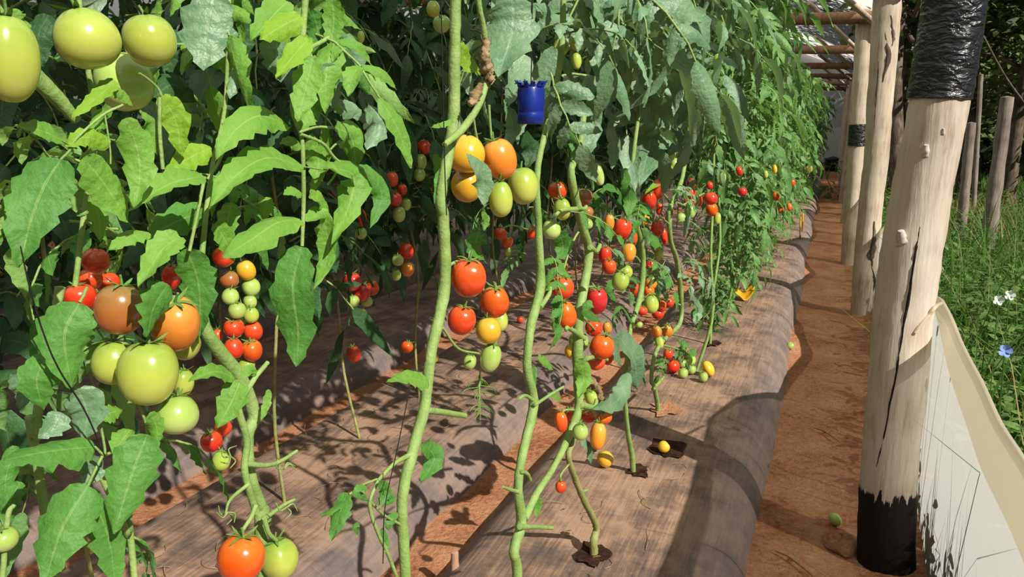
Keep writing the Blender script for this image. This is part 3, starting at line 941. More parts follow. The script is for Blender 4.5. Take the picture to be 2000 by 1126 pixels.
LB = [
    ([(562, 245), (508, 226), (458, 256), (420, 316)], 72, .01, LEAF_YOUNG, .2), ([(590, 325), (524, 308), (462, 342), (410, 408)], 76, .01, LEAF_YOUNG, .2),
    ([(587, 430), (543, 434), (490, 468), (436, 502)], 70, .02, LEAF_YOUNG, .2), ([(590, 482), (572, 560), (582, 645), (580, 714)], 88, .01, LEAF_MID, .25),
    ([(603, 386), (622, 390), (643, 412)], 38, .0, LEAF_YOUNG, 0), ([(590, 378), (572, 374), (553, 380)], 28, .01, LEAF_YOUNG, 0),
    ([(588, 286), (570, 276), (548, 281)], 32, .0, LEAF_YOUNG, 0), ([(597, 432), (626, 424), (641, 470), (634, 520), (612, 562)], 44, .0, LEAF_YOUNG, .4),
    ([(602, 266), (622, 310), (614, 358)], 54, -.01, LEAF_YOUNG, -.3), ([(640, 326), (690, 342), (682, 400), (648, 478)], 68, .02, LEAF_YOUNG, .1),
    ([(690, 325), (726, 342), (746, 385), (722, 445)], 48, .0, LEAF_MID, -.4), ([(654, 248), (686, 268), (696, 330)], 62, .01, LEAF_YOUNG, .3),
    ([(712, 213), (735, 242), (716, 292)], 54, -.03, LEAF_OLD, .3), ([(562, 2), (530, 35), (488, 84)], 62, .0, LEAF_YOUNG, .3),
    ([(588, 32), (552, 50), (506, 78)], 58, .03, LEAF_LIME, -.2), ([(602, 76), (572, 110), (540, 154)], 50, .05, LEAF_LIME, .2),
    ([(612, 112), (597, 172), (580, 236)], 60, .04, LEAF_YOUNG, 0), ([(650, 76), (672, 125), (686, 178)], 78, .01, LEAF_OLD, .2),
    ([(664, 66), (690, 100), (702, 156)], 48, -.02, LEAF_OLD, -.3), ([(688, 138), (708, 150), (722, 186)], 38, -.03, LEAF_MID, 0),
    ([(642, 22), (670, 30), (704, 58)], 36, -.02, LEAF_YOUNG, 0), ([(648, -8), (652, 45), (644, 98)], 46, .01, LEAF_YOUNG, .3),
    ([(630, 125), (645, 168), (652, 214)], 56, .02, LEAF_OLD, -.2), ([(545, 60), (540, 110), (548, 156)], 64, -.03, LEAF_OLD, .3),
    ([(417, -10), (404, 60), (398, 138)], 112, -.05, LEAF_OLD, .1), ([(484, 112), (462, 150), (448, 192)], 36, -.03, LEAF_OLD, .2),
    ([(620, 205), (600, 225), (585, 255)], 50, .0, LEAF_YOUNG, -.3), ([(650, 205), (690, 215), (700, 235)], 40, -.02, LEAF_OLD, .3),
    ([(470, 742), (452, 785), (424, 834)], 60, .03, LEAF_YOUNG, .1), ([(458, 738), (420, 725), (368, 745)], 42, .03, LEAF_YOUNG, .2),
    ([(472, 735), (488, 722), (498, 735)], 24, .03, LEAF_YOUNG, 0), ([(452, 395), (445, 430), (440, 480)], 46, -.04, LEAF_YOUNG, .2),
    ([(420, 435), (440, 470), (458, 510)], 48, -.03, LEAF_YOUNG, -.1), ([(525, 385), (518, 405), (515, 430)], 34, -.06, LEAF_YOUNG, .2),
    ([(610, 20), (620, 60), (612, 110)], 46, -.01, LEAF_MID, .4), ([(480, 190), (500, 215), (490, 260)], 50, -.12, LEAF_DEEP, .1),
    ([(455, 210), (425, 240), (410, 300)], 50, -.14, LEAF_DEEP, .1), ([(525, 760), (520, 790), (510, 822)], 18, -.02, LEAF_YOUNG, .1),
    ([(440, 15), (470, 60), (475, 120)], 60, -.1, LEAF_DEEP, .1), ([(560, 225), (545, 265), (520, 300)], 36, -.1, LEAF_DEEP, .2),
]
for md, w, dx, m, ro in LB:
    laid_leaf(plB, oB, md, w, -.58, dx, m, ro, fold=float(rng.uniform(.1, .35)), curl=float(rng.uniform(0, .8)), teeth=int(rng.integers(3, 6)))

# --- plant C (thick bare stem) ------------------------------------------------
oC = drop(PX(800, 1126))
plC = empty('tomato_plant', oC, 'tomato plant with a thick bare stem rising past a big red tomato', 'tomato plant')
laid_tube(plC, oC, [oC, (792, 1126), (786, 980), (806, 880), (830, 790), (842, 690), (868, 560), (866, 430), (862, 380), (885, 240), (888, 120), (890, 0), (893, -140)], [26, 25, 24, 26, 24, 24, 26, 26, 24, 26, 25, 24, 20], -.6, 'stem', lump=.05)
laid_tube(plC, oC, [(828, 800), (862, 804), (908, 811)], [16, 14, 12], -.6, 'side_shoot')
laid_tube(plC, oC, [(805, 885), (770, 905), (738, 938)], [12, 9, 8], -.6, 'side_shoot')
laid_tube(plC, oC, [(738, 938), (722, 985), (738, 1040), (755, 1075), (775, 1126)], [7, 9, 8, 8, 8], -.6, 'side_shoot')
laid_tube(plC, oC, [(725, 980), (750, 1005), (785, 1025)], [6, 6, 6], -.6, 'side_shoot')
laid_tube(plC, oC, [(736, 935), (705, 948), (678, 968)], [5, 5, 4], -.6, 'petiole', n=6)
laid_tube(plC, oC, [(865, 640), (895, 680), (935, 690)], [6, 6, 5], -.59, 'fruit_truss', n=6)
laid_tube(plC, oC, [(872, 520), (900, 512), (930, 545), (945, 570), (955, 640), (958, 680)], [8, 7, 6, 6, 5, 4], -.61, 'fruit_truss', n=6)
laid_tube(plC, oC, [(868, 283), (905, 250), (940, 195), (953, 130), (945, 60), (935, 5), (930, -90)], [13, 18, 14, 14, 13, 13, 12], -.57, 'side_shoot')
laid_tube(plC, oC, [(958, 160), (948, 122), (950, 75)], [22, 26, 14], -.565, 'dried_node', STEM_DRY, lump=.25)
laid_tube(plC, oC, [(918, 205), (928, 188), (938, 165)], [10, 22, 10], -.56, 'dried_node', STEM_DRY, lump=.3)
laid_tube(plC, oC, [(925, 230), (930, 262), (940, 300)], [5, 5, 4], -.6, 'fruit_truss', n=6)
laid_tube(plC, oC, [(955, 205), (958, 250), (965, 282), (1000, 335)], [6, 6, 5, 4], -.6, 'fruit_truss', n=6)
laid_tube(plC, oC, [(890, -60, 0), (872, -40, -.3), (850, -10, -.5), (846, 10, -.5), (858, 30, -.51), (862, 40, -.52)], [6, 5, 4, 4, 4, 4], -.6, 'fruit_truss', n=6)
laid_tube(plC, oC, [(860, -60), (868, 300), (872, 420)], 2.6, -.57, 'twine', TWINE, n=5)
laid_tube(plC, oC, [(800, 760), (775, 880), (752, 990), (748, 1100)], 2.4, -.57, 'twine', TWINE, n=5)
LC = [([(838, 748), (800, 738), (756, 746)], 44, .02, LEAF_YOUNG, .1), ([(828, 864), (848, 895), (822, 942)], 46, .01, LEAF_MID, .2),
      ([(678, 962), (662, 1005), (648, 1056)], 44, .0, LEAF_MID, .5), ([(685, 968), (640, 1000), (628, 1010)], 26, .0, LEAF_MID, .8), ([(740, 940), (752, 960), (738, 985)], 26, .01, LEAF_MID, .3),
      ([(715, 950), (700, 960), (722, 978)], 24, .01, LEAF_MID, .3), ([(750, 960), (765, 975), (745, 990)], 18, .01, LEAF_MID, .3), ([(775, 1000), (760, 1020), (758, 1035)], 20, 0, LEAF_MID, 0),
      ([(898, 86), (912, 120), (938, 147)], 44, .0, LEAF_LIME, .1), ([(885, 236), (865, 243), (843, 248)], 16, .02, LEAF_YOUNG, 0), ([(850, 300), (858, 340), (848, 400)], 22, -.05, LEAF_MID, .2),
      ([(912, 308), (942, 345), (946, 404)], 52, .06, LEAF_OLD, -.1), ([(700, 1020), (695, 1030), (700, 1045)], 14, 0, LEAF_MID, 0),
      ([(935, 452), (930, 480), (945, 505)], 44, -.1, LEAF_MID, .2), ([(940, 415), (948, 430), (945, 450)], 20, -.05, LEAF_YOUNG, .2), ([(745, 1030), (755, 1060), (750, 1080)], 14, 0, LEAF_MID, 0)]
for md, w, dx, m, ro in LC:
    laid_leaf(plC, oC, md, w, -.6, dx, m, ro)
# little tuft hanging under the cluster
for i in range(26):
    x, y = 935 + rng.normal() * 10, 735 + 80 * i / 26
    a = rng.uniform(0, 6.28)
    laid_tube(plC, oC, [(938, y - 4), (x + 10 * math.cos(a), y), (x + 18 * math.cos(a), y + 10)], [3, 2.6, 1.5], -.62, 'tendril', CALYX, n=4, seg=6)
laid_tube(plC, oC, [(940, 700), (936, 760), (938, 820)], [4, 4, 2], -.62, 'fruit_truss', n=5)

# --- plant D ------------------------------------------------------------------
oD = drop(PX(1010, 1126))
plD = empty('tomato_plant', oD, 'tomato plant with a slim zigzag stem just left of the red cluster', 'tomato plant')
laid_tube(plD, oD, [oD, (1010, 1126), (1004, 1075), (1018, 1020), (1012, 950), (1022, 880), (1042, 790), (1030, 720), (1036, 640), (1055, 560), (1052, 450), (1050, 330), (1080, 200), (1098, 80), (1100, -80)], [20, 22, 22, 24, 20, 20, 22, 20, 20, 22, 16, 14, 14, 14, 12], -.6, 'stem', lump=.05)
laid_tube(plD, oD, [(1024, 1012), (1050, 960), (1085, 905), (1120, 830), (1130, 790), (1130, 740), (1128, 680), (1132, 610), (1150, 500), (1140, 450), (1122, 380), (1116, 330), (1130, 300), (1140, 220)], [20, 16, 14, 20, 18, 24, 24, 22, 20, 20, 20, 16, 14, 14], -.6, 'stem', lump=.05)
for pts, w in (([(1015, 1028), (1045, 1028), (1078, 1030)], [14, 10, 9]), ([(1012, 960), (995, 955), (982, 950)], [10, 8, 6]), ([(1020, 920), (1030, 925), (1036, 937)], [10, 9, 8]), ([(1040, 780), (1025, 772), (1012, 780)], [10, 8, 6]),
               ([(1045, 790), (1072, 772), (1100, 755)], [8, 7, 6]), ([(1152, 482), (1165, 490), (1172, 478)], [14, 10, 9]), ([(1140, 660), (1110, 640), (1105, 645)], [14, 10, 8]), ([(1145, 700), (1170, 695), (1185, 702)], [12, 10, 9]), ([(1055, 600), (1072, 575), (1075, 560)], [12, 10, 8]), ([(1125, 408), (1098, 410), (1085, 420)], [12, 9, 8]), ([(1130, 405), (1140, 408), (1145, 403)], [12, 9, 8]), ([(1135, 790), (1160, 795), (1165, 780)], [16, 12, 9])):
    laid_tube(plD, oD, pts, w, -.59, 'side_shoot', n=7)
for pts in ([(1112, 420), (1095, 385), (1090, 360)], [(1140, 440), (1120, 470), (1098, 540), (1100, 600)], [(1145, 560), (1160, 560), (1165, 565)], [(1140, 620), (1158, 640), (1175, 660), (1165, 700)], [(1128, 800), (1105, 800), (1097, 806)], [(1135, 805), (1155, 800), (1168, 828)], [(1130, 820), (1135, 830), (1133, 832)]):
    laid_tube(plD, oD, pts, [6, 5, 4] if len(pts) == 3 else [6, 5, 5, 4], -.61, 'fruit_truss', n=6)
laid_tube(plD, oD, [(1052, 450, 0), (1040, 440, -.4), (1038, 450, -.6), (1000, 440, -.68), (980, 450, -.7), (990, 468, -.7), (992, 486, -.7)], [5, 5, 4, 4, 4, 4, 3], -.6, 'fruit_truss', n=6)
laid_tube(plD, oD, [(1176, 830), (1166, 860), (1160, 885)], [12, 16, 6], -.58, 'dried_leaf', STEM_DRY, lump=.3)
laid_tube(plD, oD, [(1158, 745), (1170, 770), (1178, 800)], [14, 20, 8], -.64, 'dried_leaf', STEM_DRY, lump=.3)
LD = [([(1000, -12), (1000, 60), (972, 152)], 108, .02, LEAF_OLD, .1), ([(1028, 108), (1012, 160), (988, 212)], 50, .0, LEAF_OLD, .2), ([(984, 198), (1001, 240), (995, 284)], 38, .0, LEAF_OLD, -.2),
      ([(1152, 26), (1182, 90), (1168, 188)], 80, .02, LEAF_OLD, 0), ([(1156, 190), (1158, 250), (1144, 314)], 40, .0, LEAF_OLD, .2), ([(1105, 240), (1118, 270), (1112, 300)], 26, 0, LEAF_MID, .2),
      ([(1208, 655), (1238, 700), (1246, 762)], 66, .02, LEAF_OLD, .3), ([(1232, 730), (1205, 782), (1156, 798)], 44, .02, LEAF_OLD, -.5), ([(1195, 660), (1205, 690), (1215, 715)], 30, .02, LEAF_OLD, .2),
      ([(1150, 585), (1150, 610), (1172, 630)], 26, .03, LEAF_MID, .2), ([(1130, 700), (1140, 735), (1130, 778)], 36, .03, LEAF_YOUNG, .3), ([(1050, 700), (1066, 705), (1080, 722)], 26, .01, LEAF_YOUNG, .2),
      ([(1072, 770), (1085, 774), (1098, 784)], 16, .01, LEAF_YOUNG, .2), ([(1135, 860), (1150, 875), (1155, 905)], 26, 0, LEAF_OLD, .2), ([(1045, 965), (1050, 985), (1048, 1010)], 20, 0, LEAF_YOUNG, .2),
      ([(1040, 15), (1062, 20), (1066, 60)], 34, -.05, LEAF_OLD, .2), ([(1045, 715), (1040, 750), (1046, 790)], 16, 0, LEAF_MID, .3), ([(1090, 450), (1100, 480), (1092, 510)], 40, -.12, LEAF_MID, .4),
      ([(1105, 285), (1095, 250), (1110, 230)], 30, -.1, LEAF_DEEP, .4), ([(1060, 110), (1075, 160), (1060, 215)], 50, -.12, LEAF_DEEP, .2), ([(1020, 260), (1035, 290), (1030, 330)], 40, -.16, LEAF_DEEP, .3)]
for md, w, dx, m, ro in LD:
    laid_leaf(plD, oD, md, w, -.6, dx, m, ro)

# --- plants E, F, G, H with bases on the bed -----------------------------------
def grounded(px, py): return PZ(px, py, BZ) - np.array([0, 0, .02])


oE = grounded(1160, 1082)
plE = empty('tomato_plant', oE, 'leafless kinked stem rooted in the hole nearest the bottom of the film', 'tomato plant')
laid_tube(plE, oE, [oE, (1160, 1055), (1164, 1025), (1140, 975), (1122, 930), (1110, 890), (1118, 865), (1128, 830)], [18, 18, 15, 14, 14, 13, 12, 10], float(oE[0]), 'stem', STEM_OLD, lump=.07)
laid_tube(plE, oE, [(1135, 960), (1142, 958), (1148, 956)], [8, 7, 6], float(oE[0]), 'side_shoot', n=6)
laid_tube(plE, oE, [(1112, 905), (1096, 925), (1095, 938)], [5, 4, 4], float(oE[0]), 'fruit_truss', n=6)

oF = grounded(1237, 920)
plF = empty('tomato_plant', oF, 'thin tall tomato plant with small mixed fruit, rooted in front of the oval hole', 'tomato plant')
fX = float(oF[0])
laid_tube(plF, oF, [oF, (1234, 890), (1226, 840), (1220, 765), (1224, 700), (1232, 640), (1250, 580), (1256, 520), (1252, 475), (1240, 420), (1235, 330), (1250, 200), (1265, 60), (1270, -60)], [13, 13, 11, 10, 9, 10, 13, 13, 13, 10, 9, 9, 9, 8], fX, 'stem', STEM, lump=.05)
laid_tube(plF, oF, [(1262, 912, 0), (1260, 895, 0), (1268, 890, 0), (1288, 888, 0)], [7, 7, 7, 8], fX, 'side_shoot', n=6)
for pts in ([(1248, 470), (1225, 440), (1200, 425)], [(1255, 520), (1240, 500), (1215, 510)], [(1256, 540), (1275, 535), (1270, 560)], [(1250, 590), (1275, 572), (1290, 590)], [(1240, 470), (1232, 475), (1228, 480)], [(1205, 500), (1190, 485), (1183, 478)]):
    laid_tube(plF, oF, pts, [5, 4, 3.5], fX - .01, 'fruit_truss', n=6)
LF = [([(1262, 175), (1272, 262), (1248, 362)], 86, .03, LEAF_OLD, .1), ([(1298, 215), (1314, 268), (1306, 305)], 66, .02, LEAF_OLD, -.2), ([(1204, 102), (1222, 135), (1240, 172)], 38, .0, LEAF_OLD, 0),
      ([(1200, 490), (1212, 500), (1218, 520)], 24, .02, LEAF_OLD, 0), ([(1170, 430), (1185, 445), (1210, 462)], 26, .0, LEAF_MID, .2), ([(1235, 420), (1232, 450), (1236, 480)], 22, .01, LEAF_OLD, .2), ([(1262, 470), (1285, 470), (1292, 485)], 34, .0, LEAF_MID, .2),
      ([(1205, 545), (1195, 565), (1205, 590)], 26, -.02, LEAF_MID, .2), ([(1190, 250), (1200, 290), (1195, 330)], 32, .0, LEAF_OLD, .2), ([(1222, 60), (1232, 90), (1228, 130)], 36, .0, LEAF_MID, .2),
      ([(1215, 330), (1230, 380), (1225, 425)], 34, .0, LEAF_MID, .3), ([(1180, 370), (1205, 372), (1215, 400)], 30, -.02, LEAF_MID, 0), ([(1240, 640), (1215, 600), (1195, 620)], 12, 0, LEAF_MID, 0)]
for md, w, dx, m, ro in LF:
    laid_leaf(plF, oF, md, w, fX, dx, m, ro)

oG = grounded(1285, 803)
plG = empty('tomato_plant', oG, 'tomato plant with a curving stem above the truss of fruit lying on the film', 'tomato plant')
gX = float(oG[0])
laid_tube(plG, oG, [oG, (1284, 790), (1278, 755), (1272, 740), (1280, 690), (1300, 660), (1328, 630), (1330, 580), (1322, 510), (1310, 470), (1308, 410), (1325, 370), (1335, 335), (1345, 260), (1350, 120), (1355, -40)], [11, 11, 10, 9, 9, 9, 10, 11, 11, 10, 11, 10, 9, 8, 8, 8], gX, 'stem', STEM, lump=.05)
laid_tube(plG, oG, [(1275, 760), (1288, 745), (1296, 736)], [8, 7, 6], gX, 'side_shoot', n=6)
for pts in ([(1315, 400), (1290, 370), (1286, 352)], [(1310, 440), (1290, 425), (1284, 432)], [(1322, 395), (1340, 402), (1348, 402)], [(1328, 595), (1305, 585), (1290, 585)], [(1310, 655), (1300, 640), (1292, 640)], [(1290, 672), (1320, 680), (1345, 690), (1375, 712)], [(1372, 705), (1395, 700), (1398, 715)], [(1335, 400), (1360, 385), (1386, 372)]):
    laid_tube(plG, oG, pts, [4.5, 4, 3.5] if len(pts) == 3 else [4.5, 4, 4, 3], gX, 'fruit_truss', n=6)
LG = [([(1345, 565), (1362, 600), (1358, 632)], 30, .0, LEAF_OLD, .2), ([(1310, 320), (1300, 345), (1260, 378)], 24, .02, LEAF_LIME, .2), ([(1320, 660), (1330, 675), (1325, 695)], 26, 0, LEAF_MID, 0), ([(1335, 10), (1340, 60), (1320, 130)], 32, .02, LEAF_OLD, .2),
      ([(1355, 680), (1350, 695), (1342, 690)], 18, 0, LEAF_MID, .2), ([(1385, 35), (1365, 75), (1362, 115)], 36, 0, LEAF_OLD, 0), ([(1330, 150), (1322, 190), (1330, 235)], 40, .0, LEAF_OLD, .3)]
for md, w, dx, m, ro in LG:
    laid_leaf(plG, oG, md, w, gX, dx, m, ro)

# loose canopies of the same near plants (above and between the hand-laid leaves)
def extra_canopy(root, origin, x, y, z0, z1, n, lm, seed, scale=1.0, azc=None, azs=3.0, spread=.08):
    r = np.random.default_rng(seed)
    for i in range(n):
        z = r.uniform(z0, z1)
        az = r.uniform(-3.14, 3.14) if azc is None else r.normal(azc, azs / 2)
        p = np.array([x, y, z]) + np.array([math.cos(az), math.sin(az), 0]) * r.uniform(0, spread) + r.normal(size=3) * .02
        mb = MB()
        put_leaf(mb, HI[int(r.integers(8))], p, az, scale * r.uniform(.7, 1.15), r.uniform(-.9, .1), r.normal() * .35)
        mb.build('leaf', [lm, STEM], root, origin)


extra_canopy(plD, oD, -.63, 1.66, 1.62, 2.2, 12, LEAF_OLD, 11, 1.0)
extra_canopy(plF, oF, -.62, 2.45, 1.6, 2.3, 26, LEAF_OLD, 12, 1.25)
extra_canopy(plE, oE, -.62, 2.1, 1.62, 2.2, 14, LEAF_OLD, 15, 1.25)
extra_canopy(plG, oG, -.63, 3.15, 1.6, 2.4, 34, LEAF_OLD, 13, 1.2)
extra_canopy(plF, oF, -.62, 2.6, .85, 1.4, 12, LEAF_MID, 21, .55, spread=.12)
extra_canopy(plG, oG, -.63, 3.3, .7, 1.3, 16, LEAF_OLD, 22, .6, spread=.14)
extra_canopy(plD, oD, -.66, 1.75, .95, 1.5, 7, LEAF_MID, 23, .5, spread=.1)
extra_canopy(plG, oG, -.63, 3.45, .35, .8, 6, LEAF_MID, 24, .4, spread=.1)
extra_canopy(plC, oC, -.66, 1.25, 1.95, 2.3, 6, LEAF_OLD, 14, 1.0)
extra_canopy(plB, oB, -.68, .75, 1.85, 2.3, 5, LEAF_OLD, 16, 1.0)
extra_canopy(plA, oA, -.70, .40, 1.8, 2.3, 4, LEAF_OLD, 17, 1.0)
extra_canopy(plA, oA, -.74, .50, 1.28, 1.52, 8, LEAF_YOUNG, 18, .5, 2.7, 1.6)
extra_canopy(plA, oA, -.74, .42, .95, 1.25, 9, LEAF_MID, 19, .6, 2.7, 1.6)
extra_canopy(plB, oB, -.66, .80, 1.55, 1.78, 9, LEAF_YOUNG, 20, .55)
extra_canopy(plB, oB, -.74, .66, 1.35, 1.55, 6, LEAF_MID, 26, .5, 2.7, 1.6)

oH = grounded(1387, 672)
lab1 = ['bushy tomato plant at the start of the dense leafy stretch, rooted in the fourth hole', 'dense tomato plant second in the leafy stretch, hung with red fruit', 'dense tomato plant third in the leafy stretch, trailing leaves near the yellow scrap']
canopy_plant(oH[0], oH[1] - .55, 1.45, 2.45, 64, LEAF_ROW, 'tall tomato plant with fruit low on its bare stem, before the dense leafy stretch', 'plants of the path-side row', True, False, .85, .1, seed=30)
canopy_plant(oH[0], oH[1], 1.15, 2.4, 76, LEAF_ROW, lab1[0], 'plants of the path-side row', True, False, .95, .1, seed=31)
yrow = [5.2, 5.75]
for i, y in enumerate(yrow):
    canopy_plant(-.58, y, .16, 2.45, 130, LEAF_ROW, lab1[i + 1], 'plants of the path-side row', True, False, .95, .16, seed=32 + i, nearcut=(.6, .34)[i])
for i, y in enumerate(np.arange(6.35, 24, .62)):
    canopy_plant(-.6 if y < 9 else -.56, float(y), .15 if y < 9 else .3, 2.5 if y < 8 else 2.15, 80 if y < 12 else 54, LEAF_ROW, 'dense leafy tomato plant in the far unbroken green stretch beside the path', 'far plants of the path-side row', False, False, 1.05, .17 if y < 9 else .24, seed=40 + i)
for k in range(1, 6):
    for i, y in enumerate(np.arange(1.0 if k < 3 else 1.6, 11 if k < 3 else 9.5, .62 if k < 3 else .8)):
        lb = ['', 'tomato plant in the shaded second row, bare stem and dark foliage above', 'tomato plant in the dark third row behind the shaded second one', 'tomato plant in the dark fourth row', 'tomato plant in the dark fifth row', 'tomato plant in the dark sixth row'][k]
        x = BEDX[k] + float(rng.normal() * .03)
        yy_ = float(y + rng.normal() * .06) + (.34 if k == 1 else 0)
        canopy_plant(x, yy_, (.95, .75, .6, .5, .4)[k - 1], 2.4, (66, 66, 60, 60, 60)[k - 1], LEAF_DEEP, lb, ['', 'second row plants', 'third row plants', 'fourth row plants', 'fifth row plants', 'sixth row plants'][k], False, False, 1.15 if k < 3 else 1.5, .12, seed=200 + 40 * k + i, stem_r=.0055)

# ------------------------------------------------------------------ tomatoes
TMESH = {}


def tomato_mesh(shape, col):
    key = (shape, col)
    if key in TMESH: return TMESH[key]
    r = np.random.default_rng(900 + shape)
    nv, nu = 20, 28
    lob, ph, am = [3, 4, 2, 5][shape], r.uniform(0, 6.28), [.022, .035, .02, .05][shape]
    V = []
    for i in range(nv + 1):
        f = math.pi * i / nv
        s, c = math.sin(f), math.cos(f)
        rr = 0.5 * max(s, 0) ** (.82, .9, .95, .8)[shape] * (1 + (.05, .02, -.08, .08)[shape] * c)
        for j in range(nu):
            th = 2 * math.pi * j / nu
            k = 1 + am * math.cos(lob * th + ph) * s * (.5 + .5 * max(c, 0) + .4)
            z = 0.5 * c - (0.05 * math.exp(-(rr / .12) ** 2) if c > 0 else -0.012 * math.exp(-(rr / .08) ** 2))
            V.append((rr * k * math.cos(th), rr * k * math.sin(th), z))
    V = np.array(V)
    i, j = np.meshgrid(np.arange(nv), np.arange(nu), indexing='ij')
    F = np.stack([i * nu + j, (i + 1) * nu + j, (i + 1) * nu + (j + 1) % nu, i * nu + (j + 1) % nu], -1).reshape(-1, 4)
    o = MB().add(V, F).build('tomato', TM[col])
    me = o.data
    bpy.data.objects.remove(o)
    TMESH[key] = me
    return me


def calyx_mesh():
    mb = MB()
    for q in range(6):
        a = q * 1.047 + rng.normal() * .12
        d = np.array([math.cos(a), math.sin(a), 0])
        L = rng.uniform(.34, .46)
        leaflet(mb, [np.array([0, 0, .455]), d * L * .5 + [0, 0, .50], d * L + [0, 0, .50 + rng.uniform(-.06, .14)]], .09, [0, 0, 1], 8, 3, 1, 0, .1, 0, 0, 0)
    tube(mb, [[0, 0, .44], [.02, 0, .56], [.06, .02, .68]], [.035, .03, .026], 6, 8)
    o = mb.build('calyx', CALYX)
    me = o.data
    bpy.data.objects.remove(o)
    return me


CAL = [calyx_mesh() for _ in range(3)]
tcount = 0


def tomato(px, py, w, h, col, X, label, group=None, axis=None, shape=None, cal=True, p=None):
    """a tomato seen at a pixel, w x h pixels, hanging in the plane X"""
    global tcount
    tcount += 1
    p = PX(px, py, X) if p is None else p
    d = depth(p)
    sw, sh = w * d / FPX, h * d / FPX
    shp = shape if shape is not None else tcount % 3
    o = bpy.data.objects.new('tomato', tomato_mesh(shp, col))
    COL.objects.link(o)
    o.location = p
    o.scale = (sw, sw * float(rng.uniform(.94, 1.04)), max(sh, sw * .75))
    ax = nrm(axis) if axis is not None else nrm([rng.normal() * .16, rng.normal() * .16, 1])
    q = Vector(ax).to_track_quat('Z', 'Y')
    o.rotation_mode = 'QUATERNION'
    o.rotation_quaternion = q @ Matrix.Rotation(float(rng.uniform(0, 6.28)), 3, 'Z').to_quaternion()
    tag(o, label, 'tomato', group)
    if cal:
        c = bpy.data.objects.new('calyx', CAL[tcount % 3])
        COL.objects.link(c)
        c.parent = o
        sc = max(sw, 1e-4)
        c.scale = (1, 1, 1) if abs(sh / sw - 1) < .5 else (1, 1, 1)
    return o


